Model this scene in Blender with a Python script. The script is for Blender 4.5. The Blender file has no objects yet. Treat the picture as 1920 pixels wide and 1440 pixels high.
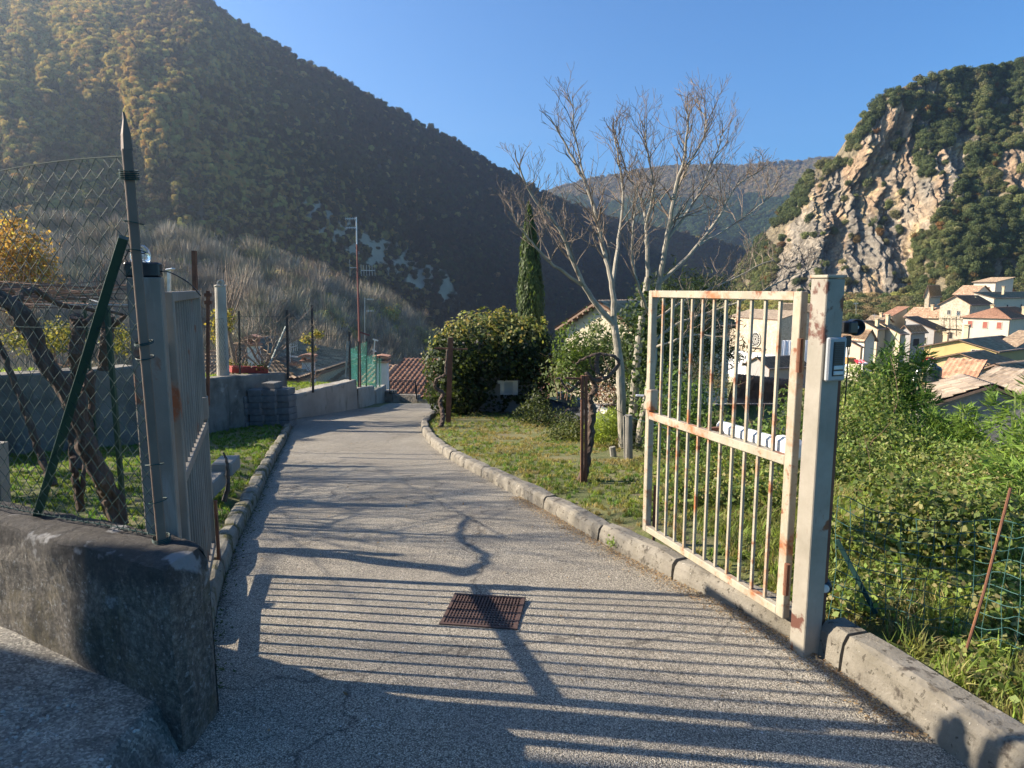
import bpy, math, random
import numpy as np
from mathutils import Vector, Matrix
random.seed(7); rng = np.random.default_rng(11)
S = bpy.context.scene; C = S.collection
rad = math.radians
# ---------------------------------------------------------------- camera
CAMH, PITCH, FPX = 1.65, rad(8.0), 1280.0
cam = bpy.data.cameras.new('camera'); co = bpy.data.objects.new('camera', cam); C.objects.link(co)
co.location = (0, 0, CAMH); co.rotation_euler = (math.pi/2 - PITCH, 0, 0)
cam.sensor_width = 36; cam.lens = 24; cam.clip_end = 9000; cam.clip_start = 0.05
S.camera = co
# ---------------------------------------------------------------- sky and sun
SUN_EL, SUN_AZ = rad(29.0), rad(-82.5)      # azimuth from +Y towards +X
w = bpy.data.worlds.new('World'); S.world = w; w.use_nodes = True
nt = w.node_tree; bg = nt.nodes['Background']
sky = nt.nodes.new('ShaderNodeTexSky'); sky.sky_type = 'NISHITA'; sky.sun_disc = False
sky.sun_elevation = SUN_EL; sky.sun_rotation = SUN_AZ; sky.altitude = 400
sky.air_density = 1.0; sky.dust_density = 0.0; sky.ozone_density = 4.5
tn = nt.nodes.new('ShaderNodeMix'); tn.data_type = 'RGBA'; tn.blend_type = 'MULTIPLY'; tn.inputs[0].default_value = 1; tn.inputs[7].default_value = (.48, .95, 1.25, 1)   # clear deep blue autumn sky
nt.links.new(sky.outputs[0], tn.inputs[6]); nt.links.new(tn.outputs[2], bg.inputs[0]); bg.inputs[1].default_value = 0.053
sd = Vector((math.sin(SUN_AZ)*math.cos(SUN_EL), math.cos(SUN_AZ)*math.cos(SUN_EL), math.sin(SUN_EL)))
sl = bpy.data.lights.new('sun', 'SUN'); sl.energy = 5.0; sl.angle = rad(0.5); sl.color = (1, 0.88, 0.72)
so = bpy.data.objects.new('sun', sl); C.objects.link(so); so.rotation_euler = (-sd).to_track_quat('-Z', 'Y').to_euler()
vs = S.view_settings; vs.view_transform = 'Standard'; vs.look = 'None'; vs.gamma = 1; vs.exposure = 1.6; vs.use_curve_mapping = False
S.cycles.volume_bounces = 0; S.cycles.max_bounces = 5; S.cycles.transparent_max_bounces = 16
S.cycles.diffuse_bounces = 2
# ---------------------------------------------------------------- picture <-> place (used to read positions off the photograph)
cp, sp = math.cos(PITCH), math.sin(PITCH)
def ray(px, py):
    a, b = (px-960)/FPX, -(py-720)/FPX
    return Vector((a, cp + b*sp, -sp + b*cp))
def P(px, py, Y):
    if 49 < Y < 240: Y *= KF
    d = ray(px, py); return Vector((0, 0, CAMH)) + d*(Y/d.y)
def proj(p):
    x, y, z = p[0], p[1], p[2]-CAMH
    D = y*cp - z*sp; U = y*sp + z*cp
    return 960 + FPX*x/D, 720 - FPX*U/D
KF = 1.6   # the village, its slope and the cliff stand this much further out than first paced
ZR = [(-60, 0), (3.3, 0), (5, -.12), (7, -.36), (9, -.65), (11, -.9), (13, -1.09), (15, -1.27), (18, -1.55), (20, -1.75), (23, -2.2), (30, -5), (48, -8.5), (96, -11.5), (160, -13), (208, -12), (344, -4.2), (700, -4.2)]
def zr(Y): return np.interp(Y, [a[0] for a in ZR], [a[1] for a in ZR])
def G(px, py, dz=0.0):
    d = ray(px, py); f = lambda t: CAMH + d.z*t - (float(zr(d.y*t)) + dz)
    hi = .5
    while f(hi) > 0 and hi < 60: hi += .2
    lo = hi-.2
    for _ in range(50):
        m = (lo+hi)/2
        if f(m) > 0: lo = m
        else: hi = m
    return Vector((0, 0, CAMH)) + d*lo
def sm(x, a, b):
    t = np.clip((x-a)/(b-a), 0, 1); return t*t*(3-2*t)
# ---------------------------------------------------------------- numpy noise
_perm = rng.permutation(4096)
def _h(i, j, k): return _perm[(_perm[(_perm[i & 4095] + j) & 4095] + k) & 4095]/4095.0
def vnoise(x, y, z=0.0):
    x, y, z = np.broadcast_arrays(np.asarray(x, float), np.asarray(y, float), np.asarray(z, float))
    i, j, k = np.floor(x).astype(int), np.floor(y).astype(int), np.floor(z).astype(int)
    u, v, q = x-i, y-j, z-k
    u, v, q = u*u*(3-2*u), v*v*(3-2*v), q*q*(3-2*q)
    r = 0
    for a in (0, 1):
        for b in (0, 1):
            for c in (0, 1):
                r = r + _h(i+a, j+b, k+c)*(u if a else 1-u)*(v if b else 1-v)*(q if c else 1-q)
    return r*2-1
def fbm(x, y, z=0.0, o=4):
    r, a, f = 0, 1, 1.0
    for n in range(o):
        r = r + a*vnoise(np.asarray(x)*f+17.3*n, np.asarray(y)*f+5.1*n, np.asarray(z)*f+9.7*n); a *= .5; f *= 2.03
    return r
# ---------------------------------------------------------------- object helpers
def tag(o, label=None, cat=None, group=None, kind=None):
    if label: o['label'] = label
    if cat: o['category'] = cat
    if group: o['group'] = group
    if kind: o['kind'] = kind
    return o
def thing(name, label, cat, loc=(0, 0, 0), rz=0, group=None):
    o = bpy.data.objects.new(name, None); C.objects.link(o); o.location = loc; o.rotation_euler = (0, 0, rz)
    o.empty_display_size = .2
    return tag(o, label, cat, group)
def link(name, me, mat, parent=None):
    if mat is not None: me.materials.append(mat)
    o = bpy.data.objects.new(name, me); C.objects.link(o)
    if parent is not None:
        o.parent = parent
    return o
def npmesh(name, V, F, mat, parent=None, col=None, smooth=False):
    """V (n,3), F (m,k) faces of one size, or list of lists; vertices in world space when the parent is an Empty at its own place"""
    V = np.asarray(V, float)
    if parent is not None:
        pm = parent.matrix_basis
        chain = parent.parent
        while chain is not None:
            pm = chain.matrix_basis @ pm; chain = chain.parent
        im = np.array(pm.inverted()); V = V @ im[:3, :3].T + im[:3, 3]
    me = bpy.data.meshes.new(name)
    if isinstance(F, np.ndarray):
        m, k = F.shape
        me.vertices.add(len(V)); me.vertices.foreach_set('co', V.astype(np.float32).ravel())
        me.loops.add(m*k); me.loops.foreach_set('vertex_index', F.astype(np.int32).ravel())
        me.polygons.add(m); me.polygons.foreach_set('loop_start', (np.arange(m)*k).astype(np.int32))
        me.polygons.foreach_set('loop_total', np.full(m, k, np.int32)); me.update(calc_edges=True)
    else:
        me.from_pydata(V.tolist(), [], F); me.update()
    if col is not None:
        a = me.color_attributes.new('col', 'FLOAT_COLOR', 'POINT')
        c4 = np.ones((len(V), 4), np.float32); c4[:, :3] = col; a.data.foreach_set('color', c4.ravel())
    if smooth: me.polygons.foreach_set('use_smooth', np.ones(len(me.polygons), bool))
    return link(name, me, mat, parent)
class MB:
    def __init__(s): s.v, s.f, s.c, s.cur = [], [], [], None
    def add(s, vs, fs):
        n = len(s.v); s.v += [tuple(v) for v in vs]; s.f += [[i+n for i in f] for f in fs]
        s.c += [s.cur or (1, 1, 1)]*len(vs)
    def box(s, c, d, rz=0, M=None, bev=0):
        x, y, z = d[0]/2, d[1]/2, d[2]/2
        if bev:
            b = min(bev, x*.9, y*.9, z*.9); vs = []
            for sx in (-1, 1):
                for sy in (-1, 1):
                    for sz in (-1, 1):
                        vs += [(sx*(x-b), sy*(y-b), sz*z), (sx*(x-b), sy*y, sz*(z-b)), (sx*x, sy*(y-b), sz*(z-b))]
            I = lambda a, b_, c_, k: ((a*2+b_)*2+c_)*3+k
            fs = []
            for a in (0, 1):
                q = [I(a, 0, 0, 2), I(a, 1, 0, 2), I(a, 1, 1, 2), I(a, 0, 1, 2)]; fs.append(q if a else q[::-1])
                q = [I(0, a, 0, 1), I(1, a, 0, 1), I(1, a, 1, 1), I(0, a, 1, 1)]; fs.append(q[::-1] if a else q)
                q = [I(0, 0, a, 0), I(1, 0, a, 0), I(1, 1, a, 0), I(0, 1, a, 0)]; fs.append(q if a else q[::-1])
                for b_ in (0, 1):
                    fs.append([I(a, b_, 0, 1), I(a, b_, 0, 2), I(a, b_, 1, 2), I(a, b_, 1, 1)])
                    fs.append([I(a, 0, b_, 0), I(a, 0, b_, 2), I(a, 1, b_, 2), I(a, 1, b_, 0)])
                    fs.append([I(0, a, b_, 0), I(0, a, b_, 1), I(1, a, b_, 1), I(1, a, b_, 0)])
                    for c_ in (0, 1): fs.append([I(a, b_, c_, 0), I(a, b_, c_, 1), I(a, b_, c_, 2)])
        else:
            vs = [(sx*x, sy*y, sz*z) for sx in (-1, 1) for sy in (-1, 1) for sz in (-1, 1)]
            fs = [[0, 1, 3, 2], [4, 6, 7, 5], [0, 4, 5, 1], [2, 3, 7, 6], [0, 2, 6, 4], [1, 5, 7, 3]]
        if M is None: M = Matrix.Rotation(rz, 3, 'Z')
        c = Vector(c); s.add([M @ Vector(v) + c for v in vs], fs); return s
    def bar(s, a, b, w_, h_=None, up=(0, 0, 1), bev=0):
        a, b = Vector(a), Vector(b); d = b-a; L = d.length; d.normalize(); up = Vector(up)
        if abs(d.dot(up)) > .98: up = Vector((0, 1, 0))
        x = d.cross(up).normalized(); y = x.cross(d).normalized()
        M = Matrix((x, d, y)).transposed(); return s.box((a+b)/2, (w_, L, h_ or w_), M=M, bev=bev)
    def tube(s, pts, r, n=6, cap=True, wob=0):
        pts = [Vector(p) for p in pts]; m = len(pts)
        if not hasattr(r, '__len__'): r = [r]*m
        rings = []; ref = None
        for i, p in enumerate(pts):
            d = (pts[min(i+1, m-1)]-pts[max(i-1, 0)])
            if d.length < 1e-9: d = Vector((0, 0, 1))
            d.normalize()
            if ref is None: ref = Vector((1, 0, 0)) if abs(d.x) < .8 else Vector((0, 1, 0))
            x = (ref - d*ref.dot(d)).normalized(); ref = x; y = d.cross(x)
            rings.append([p + (x*math.cos(t)+y*math.sin(t))*r[i]*(1+(wob*random.uniform(-1, 1) if wob else 0)) for t in [2*math.pi*k/n for k in range(n)]])
        vs = [v for g in rings for v in g]; fs = []
        for i in range(m-1):
            for k in range(n):
                fs.append([i*n+k, i*n+(k+1) % n, (i+1)*n+(k+1) % n, (i+1)*n+k])
        if cap: fs += [list(range(n))[::-1], [(m-1)*n+k for k in range(n)]]
        s.add(vs, fs); return s
    def lathe(s, c, prof, n=20, M=None):
        c = Vector(c); vs = []; fs = []; M = M or Matrix.Identity(3)
        for r, z in prof:
            for k in range(n):
                t = 2*math.pi*k/n; vs.append(c + M @ Vector((r*math.cos(t), r*math.sin(t), z)))
        for i in range(len(prof)-1):
            for k in range(n): fs.append([i*n+k, i*n+(k+1) % n, (i+1)*n+(k+1) % n, (i+1)*n+k])
        fs += [list(range(n))[::-1], [(len(prof)-1)*n+k for k in range(n)]]
        s.add(vs, fs); return s
    def prism(s, poly, z0, z1):
        n = len(poly); vs = [(p[0], p[1], z0) for p in poly]+[(p[0], p[1], z1) for p in poly]
        fs = [list(range(n))[::-1], [n+i for i in range(n)]]+[[i, (i+1) % n, n+(i+1) % n, n+i] for i in range(n)]
        s.add(vs, fs); return s
    def build(s, name, mat, parent=None, smooth=False):
        has = any(c != (1, 1, 1) for c in s.c)
        return npmesh(name, np.array(s.v), s.f, mat, parent, np.array(s.c) if has else None, smooth)
def wob_path(pts, n=8, amp=0.0):
    """catmull-rom through points"""
    pts = [Vector(p) for p in pts]; out = []
    Q = [pts[0]*2-pts[1]]+pts+[pts[-1]*2-pts[-2]]
    for i in range(1, len(Q)-2):
        for k in range(n):
            t = k/n; a, b, c, d = Q[i-1], Q[i], Q[i+1], Q[i+2]
            p = .5*((2*b)+(c-a)*t+(2*a-5*b+4*c-d)*t*t+(3*b-a-3*c+d)*t**3)
            if amp: p = p+Vector((random.uniform(-1, 1), random.uniform(-1, 1), random.uniform(-1, 1)))*amp
            out.append(p)
    out.append(pts[-1]); return out
# ---------------------------------------------------------------- materials
def _nodes(name):
    m = bpy.data.materials.new(name); m.use_nodes = True; n = m.node_tree.nodes; l = m.node_tree.links
    return m, n, l, n['Principled BSDF']
def c4(c): return (c[0], c[1], c[2], 1)
def _vec(n, l, coord, sc=None):
    if coord == 'World':
        o = n.new('ShaderNodeNewGeometry').outputs['Position']
    else:
        o = n.new('ShaderNodeTexCoord').outputs['Object']
    if sc:
        mp = n.new('ShaderNodeMapping'); mp.inputs['Scale'].default_value = sc; l.new(o, mp.inputs[0]); o = mp.outputs[0]
    return o
def _noise(n, l, vec, scale, detail=6, rough=.6, dist=0):
    t = n.new('ShaderNodeTexNoise'); t.inputs['Scale'].default_value = scale; t.inputs['Detail'].default_value = detail
    t.inputs['Roughness'].default_value = rough; t.inputs['Distortion'].default_value = dist; l.new(vec, t.inputs['Vector']); return t.outputs['Fac']
def _ramp(n, l, fac, stops):
    r = n.new('ShaderNodeValToRGB'); e = r.color_ramp.elements
    while len(e) < len(stops): e.new(.5)
    for i, (p, c) in enumerate(stops): e[i].position = p; e[i].color = c4(c) if hasattr(c, '__len__') else (c, c, c, 1)
    l.new(fac, r.inputs[0]); return r.outputs[0]
def _mix(n, l, fac, a, b, mode='MIX'):
    m = n.new('ShaderNodeMix'); m.data_type = 'RGBA'; m.blend_type = mode
    for s, v in ((0, fac), (6, a), (7, b)):
        if isinstance(v, bpy.types.NodeSocket): l.new(v, m.inputs[s])
        else: m.inputs[s].default_value = v if s == 0 else c4(v)
    return m.outputs[2]
def mat(name, stops, scale=4, rough=.85, metal=0, bump=.3, bscale=None, spots=(), coord='Object', sc=None, attr=False, spec=.4, bdist=.01, vor=None):
    """stops: colour ramp over noise; spots: (scale, lo, hi, colour[, stretch]) overlays; attr multiplies the mesh's own colour"""
    m, n, l, b = _nodes(name); v = _vec(n, l, coord, sc)
    col = _ramp(n, l, _noise(n, l, v, scale), stops)
    if vor:
        vt = n.new('ShaderNodeTexVoronoi'); vt.inputs['Scale'].default_value = vor[0]; l.new(v, vt.inputs['Vector'])
        g = n.new('ShaderNodeSeparateColor'); l.new(vt.outputs['Color'], g.inputs[0])
        col = _mix(n, l, vor[1], col, _ramp(n, l, g.outputs[0], vor[2]), vor[3] if len(vor) > 3 else 'MIX')
    for k, sp_ in enumerate(spots):
        vv = _vec(n, l, coord, sp_[4]) if len(sp_) > 4 else v
        f = _ramp(n, l, _noise(n, l, vv, sp_[0], 8, .65, .2), [(sp_[1], 0.0), (sp_[2], 1.0)])
        col = _mix(n, l, f, col, sp_[3])
    if attr:
        a = n.new('ShaderNodeAttribute'); a.attribute_name = 'col'; col = _mix(n, l, 1.0, col, a.outputs['Color'], 'MULTIPLY')
    l.new(col, b.inputs['Base Color']); b.inputs['Roughness'].default_value = rough; b.inputs['Metallic'].default_value = metal
    b.inputs['Specular IOR Level'].default_value = spec
    if bump:
        bp = n.new('ShaderNodeBump'); bp.inputs['Strength'].default_value = bump; bp.inputs['Distance'].default_value = bdist
        l.new(_noise(n, l, v, bscale or scale*6, 8, .7), bp.inputs['Height']); l.new(bp.outputs[0], b.inputs['Normal'])
    return m
def leafmat(name, inst=False, trans=.38, rough=.5, spec=.35, tint=(1, 1, 1)):
    m, n, l, b = _nodes(name)
    a = n.new('ShaderNodeAttribute'); a.attribute_name = 'col'
    if inst: a.attribute_type = 'INSTANCER'
    col = a.outputs['Color']
    if inst:
        v = _vec(n, l, 'Object'); col = _mix(n, l, 1.0, col, _ramp(n, l, _noise(n, l, v, 2.5, 2), [(.3, (.7, .72, .7)), (.7, (1.3, 1.25, 1.2))]), 'MULTIPLY')
    l.new(col, b.inputs['Base Color']); b.inputs['Roughness'].default_value = rough; b.inputs['Specular IOR Level'].default_value = spec
    t = n.new('ShaderNodeBsdfTranslucent'); l.new(_mix(n, l, 1.0, col, (1.25, 1.2, .7), 'MULTIPLY'), t.inputs[0])
    mx = n.new('ShaderNodeMixShader'); mx.inputs[0].default_value = trans
    l.new(b.outputs[0], mx.inputs[1]); l.new(t.outputs[0], mx.inputs[2]); l.new(mx.outputs[0], n['Material Output'].inputs[0])
    return m
LEAF = leafmat('leaf', False, .45, .55, .3); LEAFI = leafmat('leaf_wood', True, .3, .8, .1); GRASSI = leafmat('grass_blade', True, .45, .6, .2)
TWIGI = leafmat('twig_wood', True, .0, .9, .1)
def pal(cols, n, jit=.18):
    cols = np.array(cols, float); i = rng.integers(0, len(cols), n)
    j = rng.integers(0, len(cols), n); t = rng.random((n, 1))*.6
    return np.clip((cols[i]*(1-t)+cols[j]*t)*(1+jit*rng.standard_normal((n, 1))), .003, 1)
def unit(v): return v/np.maximum(np.linalg.norm(v, axis=-1, keepdims=True), 1e-9)
def leafarr(Cn, N, size, aspect=.5, T=None, fold=0.0, round_=False):
    n = len(Cn); N = unit(N)
    if T is None: T = rng.standard_normal((n, 3))
    T = unit(T - N*(T*N).sum(1, keepdims=True)); B = np.cross(N, T)
    s = np.broadcast_to(np.asarray(size, float).reshape(-1, 1), (n, 1)); a = s*np.asarray(aspect).reshape(-1, 1)
    if round_:   # six-cornered leaf
        ang = np.array([0, 1.05, 2.3, 3.14, 3.98, 5.23]); V = np.stack([Cn + T*s*math.cos(t)*.5 + B*a*math.sin(t)*.55 for t in ang], 1)
        return V.reshape(-1, 3), np.arange(n*6).reshape(n, 6)
    V = np.stack([Cn-T*s*.5, Cn+B*a*.5-N*fold*s, Cn+T*s*.5, Cn-B*a*.5-N*fold*s], 1)
    return V.reshape(-1, 3), np.arange(n*4).reshape(n, 4)
def leafobj(name, Cn, N, size, cols, parent, aspect=.5, T=None, fold=0.08, m=None, round_=False):
    V, F = leafarr(np.asarray(Cn), np.asarray(N), size, aspect, T, fold, round_)
    k = 6 if round_ else 4
    return npmesh(name, V, F, m or LEAF, parent, np.repeat(cols, k, 0))
def blob_points(ells, n, shell=.35, noise_=.25, up=0):
    """points near the surface of ellipsoids (c, r); returns points and outward normals"""
    w_ = np.array([(e[1][0]*e[1][1]+e[1][1]*e[1][2]+e[1][0]*e[1][2]) for e in ells]); w_ = w_/w_.sum()
    idx = rng.choice(len(ells), n, p=w_); c = np.array([e[0] for e in ells], float)[idx]; r = np.array([e[1] for e in ells], float)[idx]
    d = unit(rng.standard_normal((n, 3))); f = 1-shell*rng.random((n, 1))**1.6
    f = f*(1+noise_*fbm(d[:, 0]*2.2+idx*3, d[:, 1]*2.2, d[:, 2]*2.2, 3)[:, None])
    p = c+d*r*f; nn = unit(d/r)
    return p, nn
def pip(px, py, poly):
    px, py = np.asarray(px), np.asarray(py); ins = np.zeros(px.shape, bool); n = len(poly)
    for i in range(n):
        x0, y0 = poly[i]; x1, y1 = poly[(i+1) % n]
        c = ((y0 > py) != (y1 > py)) & (px < (x1-x0)*(py-y0)/((y1-y0) or 1e-9)+x0); ins ^= c
    return ins
# ---------------------------------------------------------------- scattered stuff (woods, grass)
def proto_col(name, meshes):
    col = bpy.data.collections.new(name)
    for o in meshes:
        for c in list(o.users_collection): c.objects.unlink(o)
        col.objects.link(o)
    return col
def scatter(name, pts, cols, scl, pcol, label, cat, tiltmax=.12):
    n = len(pts); me = bpy.data.meshes.new(name); me.vertices.add(n)
    me.vertices.foreach_set('co', np.asarray(pts, np.float32).ravel())
    a = me.attributes.new('col', 'FLOAT_VECTOR', 'POINT'); a.data.foreach_set('vector', np.asarray(cols, np.float32).ravel())
    s3 = np.asarray(scl, np.float32)
    if s3.ndim == 1: s3 = np.repeat(s3[:, None], 3, 1)
    a = me.attributes.new('scl', 'FLOAT_VECTOR', 'POINT'); a.data.foreach_set('vector', s3.ravel())
    r = np.stack([rng.normal(0, tiltmax, n), rng.normal(0, tiltmax, n), rng.random(n)*6.283], 1).astype(np.float32)
    a = me.attributes.new('rot', 'FLOAT_VECTOR', 'POINT'); a.data.foreach_set('vector', r.ravel()); me.update()
    o = bpy.data.objects.new(name, me); C.objects.link(o); tag(o, label, cat, kind='stuff')
    g = bpy.data.node_groups.new(name+'_nodes', 'GeometryNodeTree')
    g.interface.new_socket('Geometry', in_out='INPUT', socket_type='NodeSocketGeometry'); g.interface.new_socket('Geometry', in_out='OUTPUT', socket_type='NodeSocketGeometry')
    gi, go = g.nodes.new('NodeGroupInput'), g.nodes.new('NodeGroupOutput')
    ip = g.nodes.new('GeometryNodeInstanceOnPoints'); ci = g.nodes.new('GeometryNodeCollectionInfo')
    ci.inputs['Collection'].default_value = pcol; ci.inputs['Separate Children'].default_value = True; ci.inputs['Reset Children'].default_value = True
    def na(nm):
        q = g.nodes.new('GeometryNodeInputNamedAttribute'); q.data_type = 'FLOAT_VECTOR'; q.inputs['Name'].default_value = nm; return q.outputs[0]
    L = g.links.new; L(gi.outputs[0], ip.inputs['Points']); L(ci.outputs[0], ip.inputs['Instance']); ip.inputs['Pick Instance'].default_value = True
    L(na('scl'), ip.inputs['Scale']); er = g.nodes.new('FunctionNodeEulerToRotation'); L(na('rot'), er.inputs[0]); L(er.outputs[0], ip.inputs['Rotation'])
    L(ip.outputs[0], go.inputs[0]); md = o.modifiers.new('scatter', 'NODES'); md.node_group = g
    return o
def mk_crown(k, nl=260, lobes=7, flat=.8, ls=(.16, .34)):
    cs = unit(rng.standard_normal((lobes, 3)))*rng.uniform(.2, .55, (lobes, 1)); cs[:, 2] = cs[:, 2]*flat+.55
    p, nn = blob_points([(c, np.array([.42, .42, .38])*rng.uniform(.7, 1.15)) for c in cs], nl, .3, .15)
    V, F = leafarr(p, nn+rng.standard_normal(p.shape)*.45, rng.uniform(ls[0], ls[1], nl), .75, None, .1)
    return npmesh('crown', V, F, LEAFI)
def mk_bare(k, nb=190):
    V, F = [], []
    for i in range(nb):
        a = rng.random()*6.283; r = rng.random()**.6*.42; z0 = rng.uniform(.15, .85)*(1-.5*r); h = rng.uniform(.15, .5)*(1-.5*r)
        p0 = np.array([math.cos(a)*r*.75, math.sin(a)*r*.75, z0*.9]); p1 = np.array([math.cos(a)*r*1.25, math.sin(a)*r*1.25, min(z0+h, 1.05-r*r*1.2)])
        t = rng.random()*6.283; wv = np.array([math.cos(t), math.sin(t), 0])*rng.uniform(.005, .013); n = len(V)
        V += [p0-wv, p0+wv, p1]; F.append([n, n+1, n+2])
    n = len(V); V += [[-.02, 0, 0], [.02, 0, 0], [0, 0, 1]]; F.append([n, n+1, n+2]); V += [[0, -.02, 0], [0, .02, 0], [0, 0, 1]]; F.append([n+3, n+4, n+5])
    return npmesh('bare', np.array(V), np.array(F), TWIGI)
def mk_tuft(k, nb=16, h=1.0, lean=.5, wd=.05):
    V, F = [], []
    for i in range(nb):
        a = rng.random()*6.283; r = rng.random()*.5; b = np.array([math.cos(a)*r, math.sin(a)*r, -.05]); d = rng.random()*6.283; L = rng.uniform(.5, 1)*h
        o = np.array([math.cos(d), math.sin(d), 0]); q = np.array([-o[1], o[0], 0])*wd
        m_ = b+o*L*lean*.25+np.array([0, 0, L*.6]); t = b+o*L*lean*.8+np.array([0, 0, L*.95]); n = len(V)
        V += [b-q, b+q, m_+q*.8, m_-q*.8, t, t]; F += [[n, n+1, n+2, n+3], [n+3, n+2, n+4, n+5]]
    return npmesh('tuft', np.array(V), np.array(F), GRASSI)
CROWNS = proto_col('crown_kinds', [mk_crown(k) for k in range(6)])
CROWNS2 = proto_col('fine_crown_kinds', [mk_crown(k, 1500, 10, .8, (.08, .19)) for k in range(5)])
BARES = proto_col('bare_kinds', [mk_bare(k) for k in range(5)])
TUFTS = proto_col('tuft_kinds', [mk_tuft(k) for k in range(5)])
TALLT = proto_col('tall_kinds', [mk_tuft(k, 18, 1.0, .9, .03) for k in range(4)])
# ================================================================ SETTING: ground, road, kerbs
RB = [G(*p) for p in [(1820, 1440), (1525, 1225), (1372, 1141), (1180, 1048), (1080, 992), (978, 934), (908, 898), (860, 872), (821, 847), (800, 826), (791, 812), (789, 800), (797, 788), (815, 775), (838, 765)]]
LB = [G(*p) for p in [(398, 1340), (399, 1200), (412, 1120), (440, 1033), (480, 950), (522, 853), (542, 813), (551, 787), (667, 767), (710, 763)]]
back = (RB[0]-RB[1])
RB = [RB[0]+back*6]+RB
def XRf(Y):
    ys = [p.y for p in RB]+[19.6, 19.9, 60]; xs = [p.x for p in RB]+[3.5, 8, 9]; return np.interp(Y, ys, xs)
def XLf(Y):
    ys = [-10, 2.16]+[p.y for p in LB]+[60]; xs = [-1.21, -1.21]+[p.x for p in LB]+[LB[-1].x]; return np.interp(Y, ys, xs)
WA = [(-9.5, 2.2), (-7.6, 7.0), (-6.85, 9.0), (-5.75, 10.3), (-4.95, 15.0), (-4.1, 18.0), (-4.05, 20.0), (-4.0, 21.6)]  # foot of the left retaining walls
def XW(Y): return np.interp(Y, [a[1] for a in WA], [a[0] for a in WA])
WZ = [(2.2, .55), (9, .5), (10.25, .47), (10.3, .2), (14.9, -.2), (15.0, -.75), (18, -.8), (18.02, -1.0), (20, -1.2), (21.6, -1.3)]
def lawn_edge(Y): return np.interp(Y, [-5, 2, 3.2, 6, 8, 9.5, 11, 13, 15, 22], [2.3, 2.3, 2.6, 2.9, 2.7, 2.3, 1.6, .9, 1.3, 2.0])
def ground(X, Y):
    X, Y = np.broadcast_arrays(np.asarray(X, float), np.asarray(Y, float))
    z = zr(Y).copy()
    val = np.interp(Y, [-20, 10, 25, 40, 96, 160, 208, 344], [-3.2, -4.2, -6.5, -8, -11.5, -13, -12, -4.2])
    drop = z-.42*np.maximum(X-lawn_edge(Y), 0)**1.15
    z = np.where(Y < 96, np.maximum(drop, np.minimum(val, z)), z)
    # left terraces held by the walls
    lz = np.interp(Y, [a[0] for a in WZ], [a[1] for a in WZ])-.06
    left = (X < XW(Y)-.27) & (Y < 21.6) & (Y > 2.2)
    fall = np.interp(Y, [0, 21.6, 30, 60], [0, 0, -5, -8])
    z = np.where(left, np.where(Y < 10.3, lz, np.maximum(lz, lz+.0*X)), z)
    # valley floor falls away on the left and in the middle beyond the houses
    far = sm(Y, 55, 300)*sm(-X, -115, -10)
    z = z-far*38-60*sm(Y, 385, 520)
    kerb = (X < XLf(Y)) & (Y < 15)
    z = z + np.where((X > XRf(Y)+.1) & (X < lawn_edge(Y)+3) & (Y < 18.5) & (Y > 0), .09*sm(X-XRf(Y), .05, .3), 0)
    z = z + np.where(kerb & (X > XW(Y)) & (Y > 2.6), .06*sm(XLf(Y)-X, .05, .3), 0)
    wild = sm(X-lawn_edge(Y), 0, 3)+sm(Y, 22, 30)
    z = z + fbm(X*.35, Y*.35, 1.0, 3)*.12*np.clip(wild, 0, 1)
    z = z + fbm(X*1.3, Y*1.3, 4.0, 3)*.012
    onroad = (X > XLf(Y)-.02) & (X < XRf(Y)+.02) & (Y < 20.5)
    return np.where(onroad, zr(Y)-.05, z)
def axis(segs):
    out = []
    for a, b, st in segs: out += list(np.arange(a, b, st))
    return np.array(out+[segs[-1][1]])
gx = axis([(-220, -60, 12), (-60, -16, 3), (-16, -10, .7), (-10, 7, .14), (7, 14, .4), (14, 60, 2), (60, 640, 9)])
gy = axis([(-60, -6, 6), (-6, 1, .5), (1, 12, .14), (12, 23, .2), (23, 40, 1), (40, 120, 3), (120, 640, 10)])
XX, YY = np.meshgrid(gx, gy); ZZ = ground(XX, YY)
nx, ny = len(gx), len(gy)
def gridfaces(nx, ny):
    i = np.arange((ny-1)*(nx-1)); r, c = i//(nx-1), i % (nx-1); a = r*nx+c
    return np.stack([a, a+1, a+nx+1, a+nx], 1)
m_ground = mat('grass_soil', [(.3, (.08, .10, .03)), (.5, (.13, .14, .045)), (.66, (.18, .16, .075))], 2.2, .95, bump=.8, bscale=40, bdist=.03, coord='World',
               spots=[(3.1, .54, .66, (.19, .145, .085)), (14, .58, .7, (.24, .2, .1))])
tag(npmesh('ground', np.stack([XX, YY, ZZ], -1).reshape(-1, 3), gridfaces(nx, ny), m_ground, smooth=True), kind='structure')
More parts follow.
